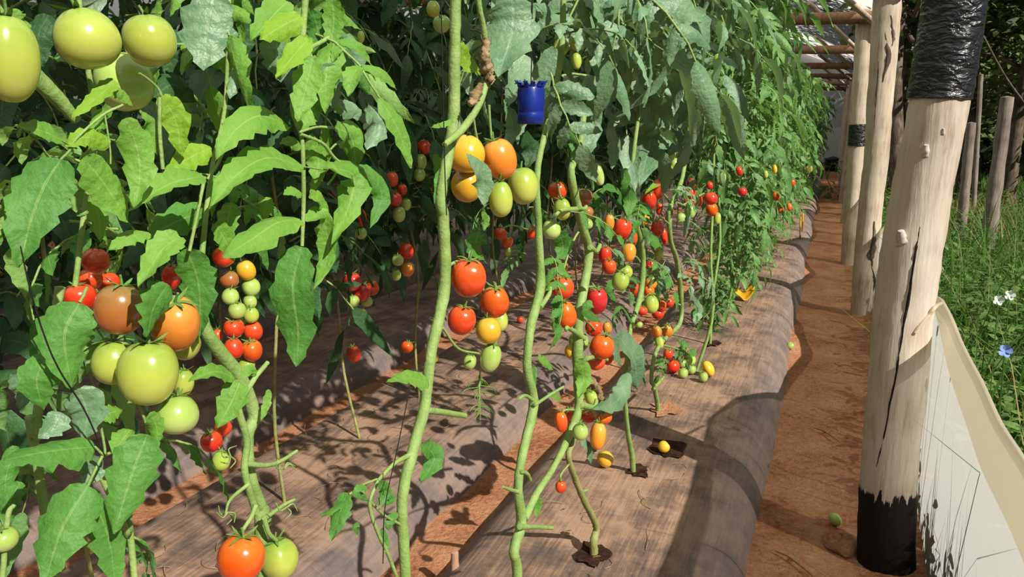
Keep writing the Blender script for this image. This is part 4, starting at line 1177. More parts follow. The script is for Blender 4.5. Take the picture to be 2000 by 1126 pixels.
g1 = 'green tomatoes high in the left corner'
g2 = 'cluster behind the broad leaves at left'
g3 = 'long cluster of small mixed tomatoes'
g4 = 'cluster at the bottom edge'
g5 = 'shaded fruit of the second row'
g6 = 'upper cluster beside the thick bare stem'
g7 = 'lower cluster beside the thick bare stem'
g8 = 'fruit beside the curved middle stem'
g9 = 'mixed fruit of the thin tall plant'
g10 = 'fruit of the plant with the curving stem'
g11 = 'truss lying on the film'
g12 = 'fruit of the dense leafy stretch'
g13 = 'fallen tomatoes'
g14 = 'green fruit high among the grey green leaves'
r2 = -1.62
T = [
    (18, 115, 104, 168, 'L', -.57, 'huge yellow-green tomato cut off by the left edge of the view', g1),
    (170, 75, 118, 116, 'L', -.6, 'glossy round lime tomato at upper left, fully sunlit', g1),
    (293, 80, 98, 98, 'L', -.6, 'lime tomato half in shadow, right of the fully sunlit round lime one', g1),
    (243, 160, 112, 112, 'G', -.66, 'green tomato in deep shade under the two lime tomatoes at upper left', g1),
    (187, 508, 52, 50, 'R', -.66, 'small red tomato highest of those left of the split-lit orange one', g2),
    (157, 581, 58, 54, 'R', -.66, 'sunlit red tomato just above the quilted broad leaf at left', g2),
    (176, 545, 44, 42, 'R', -.74, 'shaded red tomato wedged between two brighter red ones at left', g2),
    (212, 552, 44, 44, 'R', -.76, 'dim red tomato behind the large brownish shaded one', g2),
    (234, 604, 92, 100, 'B', -.62, 'large brownish red tomato in shade, left of the split-lit orange one', g2),
    (188, 615, 36, 50, 'B', -.72, 'sliver of a brown tomato between quilted leaf and large shaded one', g2),
    (334, 540, 34, 54, 'R', -.72, 'red tomato peeking between two broad leaves at left', g2),
    (342, 632, 98, 112, 'A', -.6, 'orange tomato half covered by a dark leaf, above the big yellow-green one', g2),
    (362, 672, 56, 62, 'L', -.64, 'small lime tomato peeping out beneath the orange one at left', g2),
    (224, 706, 82, 90, 'L', -.63, 'shaded green tomato tucked left behind the big yellow-green one', g2),
    (290, 728, 112, 126, 'L', -.58, 'big yellow-green tomato banded by a shadow, largest at left', g2),
    (358, 746, 40, 54, 'L', -.62, 'small lime tomato directly above the round pale green one', g2),
    (346, 808, 80, 78, 'G', -.58, 'round pale green tomato hanging lowest of the left cluster', g2),
    (8, 1052, 50, 46, 'G', -.6, 'pale green tomato at the left edge near the bottom corner', g2),
    (437, 501, 42, 40, 'R', -1.45, 'red tomato at the top of the long small-fruited cluster', g3),
    (448, 545, 38, 36, 'B', -1.47, 'brownish tomato on the left below the top red of the long cluster', g3),
    (481, 528, 36, 40, 'Y', -1.45, 'amber tomato right of the brownish one in the long cluster', g3),
    (490, 560, 36, 36, 'G', -1.45, 'olive green tomato under the amber one in the long cluster', g3),
    (450, 578, 32, 34, 'G', -1.45, 'pale green tomato on the left side of the long cluster', g3),
    (463, 606, 34, 32, 'G', -1.43, 'green tomato above the left red pair of the long cluster', g3),
    (488, 589, 28, 28, 'G', -1.45, 'smallest pale green tomato on the right of the long cluster', g3),
    (490, 614, 30, 34, 'L', -1.43, 'yellow tomato above the right red pair of the long cluster', g3),
    (457, 641, 40, 38, 'R', -1.44, 'upper left one of four red tomatoes in the long cluster', g3),
    (494, 646, 38, 40, 'R', -1.44, 'upper right one of four red tomatoes in the long cluster', g3),
    (456, 680, 37, 42, 'R', -1.41, 'lower left one of four red tomatoes in the long cluster', g3),
    (492, 684, 40, 43, 'O', -1.41, 'lower right orange-red one of four at the bottom of the long cluster', g3),
    (482, 712, 32, 28, 'L', -1.43, 'lime tomato hanging lowest in the long cluster', g3),
    (424, 657, 22, 32, 'R', -1.5, 'dark red tomato half hidden left of the four red ones', g3),
    (413, 862, 42, 40, 'R', -.95, 'bright red tomato low beside the crossing stems, nearer of two', g3),
    (436, 835, 32, 32, 'R', -1.0, 'small red tomato behind the bright red one by the crossing stems', g3),
    (432, 898, 36, 42, 'L', -.66, 'ribbed small green tomato under the two reds by the crossing stems', g3),
    (472, 1090, 90, 92, 'O', -.575, 'large orange tomato at the bottom edge', g4),
    (546, 1090, 70, 82, 'L', -.6, 'lime tomato touching the large orange one at the bottom edge', g4),
    (655, 370, 24, 26, 'R', r2, 'dark red tomato in shade behind the star-shaped bright leaf', g5),
    (703, 425, 26, 36, 'R', r2, 'red tomato seen just below the bright star-shaped leaf', g5),
    (705, 455, 24, 24, 'G', r2, 'green tomato under the red one below the star-shaped leaf', g5),
    (679, 470, 22, 24, 'G', r2, 'dim green tomato lowest beneath the star-shaped leaf', g5),
    (766, 350, 24, 30, 'R', r2, 'topmost red tomato in the shaded cluster left of the thick bare stem', g5),
    (786, 370, 20, 22, 'R', r2, 'small red tomato on the right of the shaded cluster', g5),
    (771, 388, 28, 28, 'R', r2, 'roundest red tomato in the shaded cluster, above a green one', g5),
    (793, 399, 20, 24, 'G', r2, 'small green tomato at the right of the shaded red cluster', g5),
    (779, 418, 26, 32, 'G', r2, 'pale green tomato hanging under the shaded red cluster', g5),
    (828, 287, 28, 28, 'R', r2, 'single dim red tomato above two green ones in the dark', g5),
    (821, 316, 26, 32, 'G', r2, 'dim green tomato right under the single dim red one', g5),
    (819, 341, 24, 26, 'G', r2, 'second dim green tomato below the single dim red one', g5),
    (793, 490, 30, 34, 'R', r2, 'red tomato on the right above an orange one, left of the thick stem', g5),
    (796, 525, 26, 30, 'A', r2, 'dull orange tomato under a red one, left of the thick stem', g5),
    (777, 508, 24, 22, 'G', r2, 'green tomato left of the red and orange pair by the thick stem', g5),
    (774, 536, 20, 24, 'G', r2, 'lowest green tomato beside the dull orange one', g5),
    (688, 550, 36, 36, 'P', r2, 'left red tomato of the bunch of three in the shade', g5),
    (706, 570, 36, 36, 'P', r2, 'middle red tomato of the bunch of three in the shade', g5),
    (726, 561, 28, 32, 'R', r2, 'right red tomato of the bunch of three in the shade', g5),
    (689, 588, 28, 24, 'G', r2, 'green tomato under the left of the three shaded reds', g5),
    (716, 588, 24, 22, 'G', r2, 'green tomato under the right of the three shaded reds', g5),
    (708, 612, 18, 18, 'O', r2, 'tiny orange tomato hanging alone under the three shaded reds', g5),
    (691, 691, 28, 32, 'R', r2, 'sunlit red tomato hanging low over the furrow', g5),
    (795, 677, 24, 24, 'R', r2, 'small red tomato near the film, left of the thick bare stem', g5),
    (910, 300, 74, 76, 'Y', -.62, 'amber yellow tomato upper left in the cluster on the thick stem', g6),
    (976, 311, 66, 80, 'A', -.58, 'pale orange tomato at the top right of the cluster on the thick stem', g6),
    (912, 362, 62, 66, 'Y', -.63, 'shaded amber tomato behind the small grey-green leaf', g6),
    (978, 388, 48, 72, 'L', -.57, 'lime plum tomato hanging lowest in the cluster on the thick stem', g6),
    (1022, 363, 60, 72, 'L', -.57, 'bright yellow-green tomato at the right of the cluster on the thick stem', g6),
    (915, 542, 70, 78, 'R', -.58, 'biggest shiny red tomato right beside the thick bare stem', g7),
    (966, 588, 58, 66, 'O', -.58, 'orange-red tomato right below the biggest shiny red one', g7),
    (902, 625, 54, 58, 'R', -.58, 'red heart-shaped tomato straight below the biggest shiny red one', g7),
    (954, 645, 50, 52, 'Y', -.58, 'yellow tomato under the orange-red one by the thick stem', g7),
    (976, 626, 32, 44, 'L', -.62, 'greenish yellow tomato peeping out behind the yellow one', g7),
    (958, 698, 40, 58, 'G', -.58, 'pale green plum tomato lowest of the cluster by the thick stem', g7),
    (918, 706, 26, 30, 'G', -.62, 'tiny green tomato left of the pale green plum one', g7),
    (978, 456, 24, 24, 'O', -1.3, 'small orange tomato, upper of a little pair beyond the biggest red one', g7),
    (991, 472, 22, 24, 'O', -1.3, 'small orange tomato, lower of a little pair beyond the biggest red one', g7),
    (992, 490, 14, 20, 'L', -1.3, 'tiny greenish tomato under the little orange pair', g7),
    (1038, 455, 16, 22, 'R', -1.2, 'tiny red tomato in the gap left of the green one by the middle stem', g7),
    (1089, 372, 38, 36, 'R', -.64, 'red tomato topmost at the left of the curved middle stem', g8),
    (1098, 408, 34, 44, 'L', -.61, 'lime tomato under the topmost red one by the curved middle stem', g8),
    (1077, 447, 36, 40, 'G', -.64, 'dull green tomato below the lime one by the curved middle stem', g8),
    (1140, 386, 38, 36, 'B', -.68, 'brown turning tomato right behind the top of the curved middle stem', g8),
    (1145, 414, 28, 24, 'B', -.7, 'brown tomato lower of two behind the curved middle stem', g8),
    (1147, 437, 22, 22, 'G', -.72, 'dim green tomato behind the curved middle stem under the brown pair', g8),
    (1094, 520, 34, 30, 'B', -.66, 'dark brown tomato on top of the shiny red one left of the stem', g8),
    (1097, 561, 50, 48, 'R', -.6, 'shiny red tomato left of the curved middle stem, upper of two', g8),
    (1105, 614, 42, 56, 'O', -.6, 'orange-red tomato striped by shadow, below the shiny red one', g8),
    (1165, 587, 42, 56, 'P', -.58, 'pinkish red plum tomato right of the curved middle stem', g8),
    (1066, 562, 22, 28, 'A', -.72, 'orange tomato behind the slim stem, left of the shiny red one', g8),
    (1176, 676, 50, 50, 'O', -.57, 'bright orange-red tomato above the big drooping grey-green leaf', g8),
    (1160, 640, 34, 34, 'R', -.62, 'red tomato just above the bright orange-red one', g8),
    (1164, 706, 36, 32, 'R', -.6, 'red tomato hanging under the bright orange-red one', g8),
    (1190, 692, 20, 44, 'R', -.64, 'dark red tomato in shade behind the drooping grey-green leaf', g8),
    (1130, 668, 38, 42, 'G', -.66, 'dim green tomato behind the middle stem, left of the bright orange-red', g8),
    (1118, 686, 32, 32, 'Y', -.68, 'dim yellow tomato low left behind the middle stem', g8),
    (1186, 640, 18, 24, 'A', -.62, 'small orange tomato upper right of the bright orange-red one', g8),
    (1154, 776, 26, 30, 'L', -.62, 'small lime tomato under the fork of the middle stem', g8),
    (1096, 823, 26, 42, 'O', -.58, 'slim orange-red tomato at left of the lowest hanging bunch', g8),
    (1118, 815, 26, 42, 'R', -.64, 'dark red tomato behind the stem in the lowest hanging bunch', g8),
    (1150, 811, 32, 28, 'R', -.64, 'red tomato at the top of the lowest hanging bunch', g8),
    (1180, 815, 32, 24, 'O', -.62, 'orange tomato tucked under the drooping leaf of the lowest bunch', g8),
    (1133, 842, 32, 34, 'G', -.56, 'pale green tomato in the middle of the lowest hanging bunch', g8),
    (1168, 851, 32, 54, 'A', -.57, 'glowing orange plum tomato at right of the lowest hanging bunch', g8),
    (1095, 950, 22, 24, 'R', float(oE[0]), 'small red tomato hanging alone near the kinked leafless stem', g8),
    (1190, 434, 20, 34, 'A', fX, 'slim orange tomato at the left of the thin plant, beside a red one', g9),
    (1215, 447, 36, 42, 'R', fX + .02, 'red tomato topmost on the thin plant, right of a slim orange one', g9),
    (1236, 462, 18, 32, 'O', fX, 'slim orange-red tomato touching the right of the topmost red one', g9),
    (1182, 498, 26, 36, 'R', fX, 'pointed red tomato upper of a pair left of the thin stem', g9),
    (1190, 521, 28, 30, 'R', fX + .02, 'red tomato lower of a pair left of the thin stem', g9),
    (1228, 493, 28, 38, 'A', fX, 'amber orange tomato above the lime pair on the thin plant', g9),
    (1220, 530, 30, 30, 'L', fX - .02, 'yellow-green tomato behind the lime one on the thin plant', g9),
    (1212, 549, 34, 38, 'L', fX + .03, 'lime tomato, nearest of a pair left of the thin stem', g9),
    (1270, 523, 24, 36, 'P', fX, 'pinkish red tomato right of the thin stem', g9),
    (1271, 552, 24, 26, 'A', fX - .02, 'orange tomato under the pinkish red one right of the thin stem', g9),
    (1267, 569, 22, 22, 'O', fX - .02, 'orange-red tomato just above the yellow one right of the thin stem', g9),
    (1239, 562, 20, 36, 'R', fX - .04, 'red tomato partly hidden behind the thin stem', g9),
    (1272, 593, 30, 38, 'L', fX + .02, 'yellow pear-shaped tomato right of the thin stem', g9),
    (1253, 606, 24, 18, 'R', fX, 'small flat red tomato at lower left of the yellow pear-shaped one', g9),
    (1293, 596, 18, 26, 'O', fX - .03, 'orange-red tomato touching the right of the yellow pear-shaped one', g9),
    (1307, 590, 20, 20, 'R', fX - .05, 'red tomato rightmost beside the yellow pear-shaped one', g9),
    (1285, 612, 26, 22, 'R', fX - .05, 'red tomato just below the yellow pear-shaped one', g9),
    (1285, 370, 28, 40, 'R', gX + .02, 'glossy red plum tomato at the top of the curving stem plant', g10),
    (1268, 391, 28, 40, 'R', gX, 'red tomato lower left of the glossy red plum one', g10),
    (1257, 425, 24, 30, 'A', gX + .02, 'orange tomato below the two red plum ones', g10),
    (1288, 408, 14, 24, 'R', gX - .05, 'dark red tomato in shade under the glossy red plum one', g10),
    (1284, 445, 24, 32, 'R', gX, 'red tomato alone left of the curving stem, below the orange one', g10),
    (1297, 462, 14, 32, 'R', gX - .02, 'thin strip of red tomato behind the curving stem', g10),
    (1287, 495, 18, 28, 'L', gX, 'yellow-green tomato hanging low left of the curving stem', g10),
    (1318, 323, 22, 32, 'G', gX, 'pale green tomato under the big grey-green leaves, lower of two', g10),
    (1312, 300, 16, 28, 'G', gX, 'pale green tomato under the big grey-green leaves, upper of two', g10),
    (1326, 281, 10, 16, 'A', gX, 'tiny orange tomato at the edge of the big grey-green leaf', g10),
    (1347, 376, 25, 26, 'R', gX - .05, 'red tomato right of the curving stem top, middle of a stack', g10),
    (1350, 358, 17, 20, 'P', gX - .05, 'pale red tomato at the top of the stack right of the curving stem', g10),
    (1349, 393, 24, 18, 'R', gX - .07, 'red tomato at the bottom of the stack right of the curving stem', g10),
    (1364, 391, 16, 24, 'R', gX - .08, 'shaded red tomato at the right of the stack by the curving stem', g10),
    (1348, 413, 22, 27, 'G', gX, 'green tomato right of the curving stem, larger of a pair', g10),
    (1330, 425, 18, 20, 'G', gX, 'green tomato right of the curving stem, smaller of a pair', g10),
    (1282, 647, 22, 24, 'A', gX, 'peach coloured tomato, left of a trio above the film', g10),
    (1303, 645, 23, 27, 'A', gX, 'peach coloured tomato, right of a trio above the film', g10),
    (1288, 668, 18, 25, 'L', gX, 'lime tomato, lowest of a trio above the film', g10),
    (1388, 387, 27, 26, 'R', -.52, 'round red tomato at the start of the leafy stretch, upper of a pair', g12),
    (1390, 409, 24, 26, 'O', -.53, 'orange-red tomato at the start of the leafy stretch, lower of a pair', g12),
    (1401, 426, 15, 24, 'L', -.5, 'yellow-green tomato under the red pair at the start of the leafy stretch', g12),
    (1386, 362, 14, 16, 'R', -.55, 'tiny red tomato on top of the red pair in the leafy stretch', g12),
    (1411, 347, 14, 22, 'L', -.5, 'small lime tomato up right of the red pair in the leafy stretch', g12),
    (1444, 334, 14, 20, 'R', -.42, 'dark red tomato high in the leafy stretch', g12),
    (1450, 374, 18, 18, 'P', -.36, 'dark pinkish tomato in the middle of the leafy stretch', g12),
    (1515, 383, 18, 18, 'O', -.3, 'orange-red tomato toward the far end of the leafy stretch, over the film', g12),
    (1523, 409, 16, 16, 'R', -.3, 'red tomato low toward the far end of the leafy stretch', g12),
    (1541, 404, 12, 16, 'O', -.3, 'small orange tomato right of the low red one at the far end', g12),
    (1546, 357, 14, 16, 'O', -.3, 'orange tomato half way up at the far end of the leafy stretch', g12),
    (1580, 330, 14, 14, 'A', -.27, 'farthest orange tomato, beside the path end', g12),
    (1513, 330, 10, 18, 'Y', -.3, 'small yellow tomato left of the farthest orange ones', g12),
    (1495, 340, 10, 16, 'L', -.32, 'small lime tomato left of the small yellow one in the leafy stretch', g12),
    (1400, 116, 14, 22, 'L', -.38, 'yellow-green tomato high up in the leafy stretch', g12),
    (1127, 80, 34, 38, 'L', -.62, 'yellow-green tomato high between two big grey-green leaves', g14),
    (1126, 119, 20, 32, 'L', -.62, 'narrow lime tomato under the high yellow-green one', g14),
    (1096, 92, 30, 32, 'L', -.68, 'dim lime tomato left of the high yellow-green one', g14),
    (1170, 15, 30, 24, 'L', -.62, 'lime tomato at the top edge above the big grey-green leaves', g14),
    (1168, 340, 22, 46, 'G', -.66, 'long green tomato in shade, upper right of the brown turning one', g14),
    (1138, 324, 20, 18, 'G', -.68, 'small round green tomato at the very top of the curved middle stem', g14),
    (846, 17, 28, 32, 'L', -1.1, 'lime tomato at the top edge left of the thick bare stem', g14),
    (862, 47, 34, 34, 'G', -1.12, 'dim green tomato just under the lime one left of the thick stem', g14),
    (705, 72, 14, 24, 'L', -1.2, 'small dim lime tomato at upper middle, right of the bright leaves', g14),
]
for t in T:
    tomato(*t)
# truss lying on the film and fallen fruit
TL = [
    (1314, 716, 26, 27, 'R', 'red tomato lying at the left end of the truss on the film'), (1331, 691, 22, 24, 'R', 'red tomato at the back of the truss on the film'),
    (1304, 692, 20, 24, 'R', 'dark red tomato at the back left of the truss on the film'), (1334, 728, 19, 21, 'G', 'green tomato touching the red one at the front of the truss on the film'),
    (1350, 722, 18, 18, 'G', 'green tomato in the middle of the truss on the film'), (1332, 709, 16, 17, 'G', 'green tomato behind the front green one of the truss on the film'),
    (1348, 703, 21, 22, 'L', 'lime tomato, topmost of the greens in the truss on the film'), (1373, 736, 19, 20, 'G', 'pale green tomato lying apart at the right of the truss on the film'),
    (1382, 720, 22, 32, 'Y', 'yellow plum tomato at the right end of the truss on the film'),
]
for x, y, w, h, c, l in TL:
    p = PZ(x, y + h * .42, BZ + .004)
    d = depth(p)
    p[2] = BZ + max(.5 * min(w, h) * d / FPX, .5 * h * d / FPX * .92) + .004
    tomato(x, y, w, h, c, 0, l, g11, p=p, axis=(-.6, .3, .8) if c == 'Y' else None)
for x, y, w, h, c, l, z, cal in (
        (1182, 895, 34, 32, 'Y', 'yellow bell-shaped tomato fallen on the film left of the oval hole', BZ + .004, False), (1296, 872, 24, 22, 'Y', 'small orange-yellow tomato fallen into the oval hole', BZ + .012, False),
        (1543, 675, 15, 15, 'G', 'small green tomato fallen at the edge of the bed beside the path', 0.008, False), (1631, 1013, 27, 21, 'G', 'green tomato lying on the shaded path by the near post', 0.0, False),
        (848, 700, 18, 20, 'Y', 'small yellow tomato lying on film left of the thick stem', BZ + .003, False), (1016, 624, 13, 13, 'R', 'tiny red tomato lying on the film beyond the cluster by the thick stem', BZ + .003, False),
        (1249, 634, 12, 14, 'G', 'tiny green tomato lying on the film beyond the thin stem', BZ + .003, False)):
    p = PZ(x, y + h * .45, z)
    d = depth(p)
    p[2] = z + .48 * h * d / FPX
    tomato(x, y, w, h, c, 0, l, g13, p=p, axis=(.5, .3, .5), cal=cal)

# ------------------------------------------------------------------ other things
# blue canister hung in the row
c = PX(1037, 200, -.55)
d = depth(c)
rw = 25 * d / FPX
root = empty('blue_canister', c, 'dark blue plastic canister hanging among grey-green leaves', 'canister')
u = np.array([0.05, .8, 1.0, 1.0, .96, 1.0, 1.05, 1.02, .96, .9, .75, .05]) * rw
zz = np.array([-.9, -.9, -.86, -.45, -.40, -.35, 0, .5, .62, .7, .74, .72]) * 46 * d / FPX
n = 22
th = np.linspace(0, 2 * np.pi, n, endpoint=False)
V = np.concatenate([np.stack([c[0] + np.cos(th) * a * (1 + .05 * np.sin(4 * th)), c[1] + np.sin(th) * a * (1 + .05 * np.sin(4 * th)), np.full(n, c[2] + b)], 1) for a, b in zip(u, zz)])
i, j = np.meshgrid(np.arange(len(u) - 1), np.arange(n), indexing='ij')
F = np.stack([i * n + j, i * n + (j + 1) % n, (i + 1) * n + (j + 1) % n, (i + 1) * n + j], -1).reshape(-1, 4)
MB().add(V, F).build('body', BLUE, root, c)
mb = MB()
for q in range(28):
    a = q / 28 * 6.28 + rng.normal() * .1
    b0 = c + np.array([math.cos(a) * rw * .92, math.sin(a) * rw * .92, 46 * d / FPX * .66])
    tube(mb, [b0, b0 + [math.cos(a) * .003, math.sin(a) * .003, rng.uniform(.003, .008)], b0 + [math.cos(a) * .009, math.sin(a) * .009, rng.uniform(.004, .013)]], [.0035, .0025, .001], 5, 6)
mb.build('frayed_rim', BLUE, root, c)
mb = MB()
tube(mb, [c + [0, 0, 46 * d / FPX * .7], c + [0.0, .005, .2], c + [0, .01, .75]], .0012, 5, 10)
mb.build('hanger_string', TWINE, root, c)

# yellow scrap
c = PZ(1449, 586, BZ)
d = depth(c)
s = 44 * d / FPX
root = empty('yellow_plastic_scrap', c, 'crumpled yellow plastic scrap on the film under trailing leaves', 'plastic scrap')
g = np.linspace(-1, 1, 9)
X, Y = np.meshgrid(g, g)
Z = np.abs(X) ** 1.5 * .75 + .12 * np.sin(X * 5 + Y * 3) + .25 * (Y + 1) * .8 + .05 * np.cos(7 * Y)
V = np.stack([c[0] + (X * .52 * RT[0] + Y * .3 * FW[0]) * s, c[1] + (X * .52 * RT[1] + Y * .3 * FW[1]) * s, c[2] + .005 + (Z - Z.min()) * s * .62], -1).reshape(-1, 3)
o = MB().add(V, gridfaces(9, 9)).build('folded_film', YELLOW, root, c)
o.modifiers.new('thick', 'SOLIDIFY').thickness = .004

# two yellow stakes
for k, (x, y0, y1, lb) in enumerate(((1563, 466, 424, 'thin yellow stake standing in the far film, shorter and left of two'), (1567.5, 452, 416, 'thin yellow stake standing in the far film, taller and right of two'))):
    a = PZ(x, y0, .12)
    b = PY(x + .5, y1, a[1])
    root = empty('yellow_stake', a, lb, 'stake', 'yellow stakes')
    mid = a * .45 + b * .55
    tube(mb := MB(), [mid, b], 1.6 * depth(a) / FPX, 6, 4)
    mb.build('yellow_top', YELLOW, root, a)
    tube(mb := MB(), [a - [0, 0, .03], mid], 1.6 * depth(a) / FPX, 6, 4)
    tag(mb.build('dark_foot', BEAM, root, a), 'dark lower half')

# wooden peg in the near furrow
a = PZ(888, 1150, 0.02)
b = PD(888, 1078, depth(a) * .985)
mb = MB()
tube(mb, [a - [0, 0, .05], a * .5 + b * .5, b], [9 * depth(a) / FPX, 8.5 * depth(a) / FPX, 7 * depth(a) / FPX], 10, 12, lump=.05)
tag(mb.build('wooden_peg', STICK, None, a), 'short pale wooden peg standing in the near furrow at the bottom edge', 'peg')

# clod and dry litter
c = PZ(1642, 1060, 0)
mb = MB()
n = 14
th = np.linspace(0, 2 * np.pi, n, endpoint=False)
V = np.concatenate([np.stack([c[0] + np.cos(th) * r_ * .055 * (1 + .15 * rng.normal(size=n)), c[1] + np.sin(th) * r_ * .06 * (1 + .15 * rng.normal(size=n)), np.full(n, z_ * .04 - .01) + .003 * rng.normal(size=n)], 1) for r_, z_ in ((1.1, 0), (1, .5), (.7, .95), (.35, 1.1), (.02, 1.15))])
i, j = np.meshgrid(np.arange(4), np.arange(n), indexing='ij')
F = np.stack([i * n + j, i * n + (j + 1) % n, (i + 1) * n + (j + 1) % n, (i + 1) * n + j], -1).reshape(-1, 4)
mb.add(V, F)
tag(mb.build('soil_clod', SOIL, None, c), 'lump of red soil on the path below the green tomato', 'clod')
for x, y, s, lb, zz in ((1108, 1036, .03, 'curled dry brown leaf on the film left of the kinked stem', BZ + .006), (1522, 905, .03, 'dried dark leaf scrap at the bed edge beside the path', .03), (1585, 800, .02, 'small dry leaf scrap in the middle of the path', .006), (1580, 772, .02, 'dry leaf scrap farther up the middle of the path', .006)):
    p = PZ(x, y, zz)
    mb = MB()
    for q in range(3):
        a = rng.uniform(0, 6.28)
        dv = np.array([math.cos(a), math.sin(a), .12])
        leaflet(mb, [p, p + dv * s * .5 + [0, 0, .006], p + dv * s], s * .5, [0, 0, 1], 8, 5, 3, .4, .6, .08, .5)
    tag(mb.build('dry_leaf', DRYLEAF, None, p), lb, 'dry leaf')
for x, y, x2, y2, lb, zz in ((1515, 1075, 1590, 1126, 'dry twig lying across the path at the bottom edge', .01), (1590, 835, 1640, 862, 'thin dry twig on the path beside the near post', .01)):
    a, b = PZ(x, y, zz), PZ(x2, y2, zz)
    mb = MB()
    tube(mb, [a, a * .6 + b * .4 + [0, .01, .006], b], [.003, .004, .002], 6, 14, lump=.1)
    m_ = a * .6 + b * .4
    tube(mb, [m_, m_ + [.02, .03, .008]], .0022, 5, 6)
    tag(mb.build('twig', DRYLEAF, None, a), lb, 'twig')

# dry straws and tendrils littering the beds
mb = MB()
for i in range(320):
    k = 0 if i < 60 else (1 if i < 240 else 2)
    x = BEDX[k] + rng.uniform(-.3, .3)
    y = rng.uniform(1.2, 5.5)
    a, L, c = rng.uniform(0, 6.28), rng.uniform(.03, .13), rng.normal() * 1.2
    P = [np.array([x, y, BZ + .003])]
    for q in range(4):
        a += c * .4
        P.append(P[-1] + np.array([math.cos(a), math.sin(a), 0]) * L / 4 + [0, 0, rng.uniform(-.002, .006)])
        P[-1][2] = max(P[-1][2], BZ + .002)
    tube(mb, P, [.0014, .001], 4, 7, cap=False)
tag(mb.build('dry_litter', STEM_DRY), 'dry straws and curled tendrils scattered over the mulch film', 'plant litter', kind='stuff')

# black bin at the path end
c = PZ(1626, 334, 0)
mb = MB()
tube(mb, [c, c + [0, 0, .05], c + [0, 0, .36], c + [0, 0, .40], c + [0, 0, .401]], [.22, .23, .28, .29, .27], 20)
tag(mb.build('black_bucket', BLACKP, None, c), 'black bucket at the far end of the path', 'bucket')
canopy_plant(.12, 16.5, .0, .75, 26, LEAF_ROW, 'stray dark green plant growing out into the far path', None, False, False, 1.2, .1, seed=777, cat='plant')

# ------------------------------------------------------------------ field outside
mb = MB()
r = np.random.default_rng(5)


def blades(mb, n, xr, yr, h, w, azr=(0, 6.28)):
    x = r.uniform(*xr, n)
    y = r.uniform(*yr, n)
    hh = h * r.uniform(.45, 1.25, n)
    az = r.uniform(*azr, n)
    lean = r.uniform(.1, .75, n) * hh
    ww = w * r.uniform(.6, 1.3, n)
    fa = az + 1.57 + r.normal(size=n) * .5
    B = np.stack([x, y, np.full(n, 0.0) + 0.012 * (x - .46)], 1)
    dirv = np.stack([np.cos(az), np.sin(az), np.zeros(n)], 1)
    sd = np.stack([np.cos(fa), np.sin(fa), np.zeros(n)], 1)
    up = np.array([0, 0, 1.0])
    V = np.zeros((n, 8, 3))
    U = np.zeros((n, 8, 2))
    for k, (t, wk) in enumerate(((0, 1), (.4, .95), (.75, .65), (1, .06))):
        c = B + up * (hh * (t - .25 * t * t * lean / hh))[:, None] + dirv * (lean * t * t)[:, None]
        V[:, 2 * k] = c - sd * (ww * wk / 2)[:, None]
        V[:, 2 * k + 1] = c + sd * (ww * wk / 2)[:, None]
        U[:, 2 * k] = (.3, t)
        U[:, 2 * k + 1] = (.7, t)
    q = np.array([[0, 1, 3, 2], [2, 3, 5, 4], [4, 5, 7, 6]])
    F = (np.arange(n)[:, None, None] * 8 + q[None]).reshape(-1, 4)
    mb.add(V.reshape(-1, 3), F, U.reshape(-1, 2))


blades(mb, 150, (.52, .6), (1.2, 2.6), .55, .013, (-1.1, 1.1))
blades(mb, 1500, (.6, .9), (1.2, 6), .4, .009, (-1.2, 1.2))
blades(mb, 3500, (.85, 1.7), (1.2, 6), .42, .009)
blades(mb, 9000, (.6, 3.0), (4, 12), .34, .010)
blades(mb, 9000, (.6, 6), (10, 22), .32, .016)
blades(mb, 700, (.6, 2.0), (1.5, 8), .8, .011)
tag(mb.build('grass', GRASS), 'tall green grass filling the field outside the plastic sheet', 'grass', kind='stuff')
mb = MB()
blades(mb, 1400, (.9, 5), (8.5, 14), .55, .012)
blades(mb, 120, (.7, 1.6), (2, 6), .7, .008)
tag(mb.build('dry_grass', DRYGRASS), 'dry straw coloured grass stalks among the green field grass', 'grass', kind='stuff')
mb = MB()
for i in range(3000):
    y = r.uniform(1.2, 15) if i > 1400 else r.uniform(1.2, 6.5)
    x = .62 + abs(r.normal()) * (.5 + y * .12)
    hgt = r.uniform(.1, .5)
    for q in range(int(r.integers(3, 6))):
        a = r.uniform(0, 6.28)
        L = r.uniform(.05, .11)
        z = hgt * r.uniform(.5, 1) + .012 * x
        p = np.array([x + r.normal() * .03, y + r.normal() * .03, z])
        dv = np.array([math.cos(a), math.sin(a), r.uniform(-.2, .5)])
        leaflet(mb, [p, p + dv * L * .5 + [0, 0, .01], p + dv * L], L * .42, [0, 0, 1], 4, 3, 1, 0, .2, 0, .3)
tag(mb.build('weeds', WEED), 'broad leaved green weeds among the tall grass', 'weeds', kind='stuff')

# tall single blades against the sheet
tb = [(1918, 1150, 1905, 985, 1896, 970), (1948, 1120, 1960, 960, 1985, 830)]
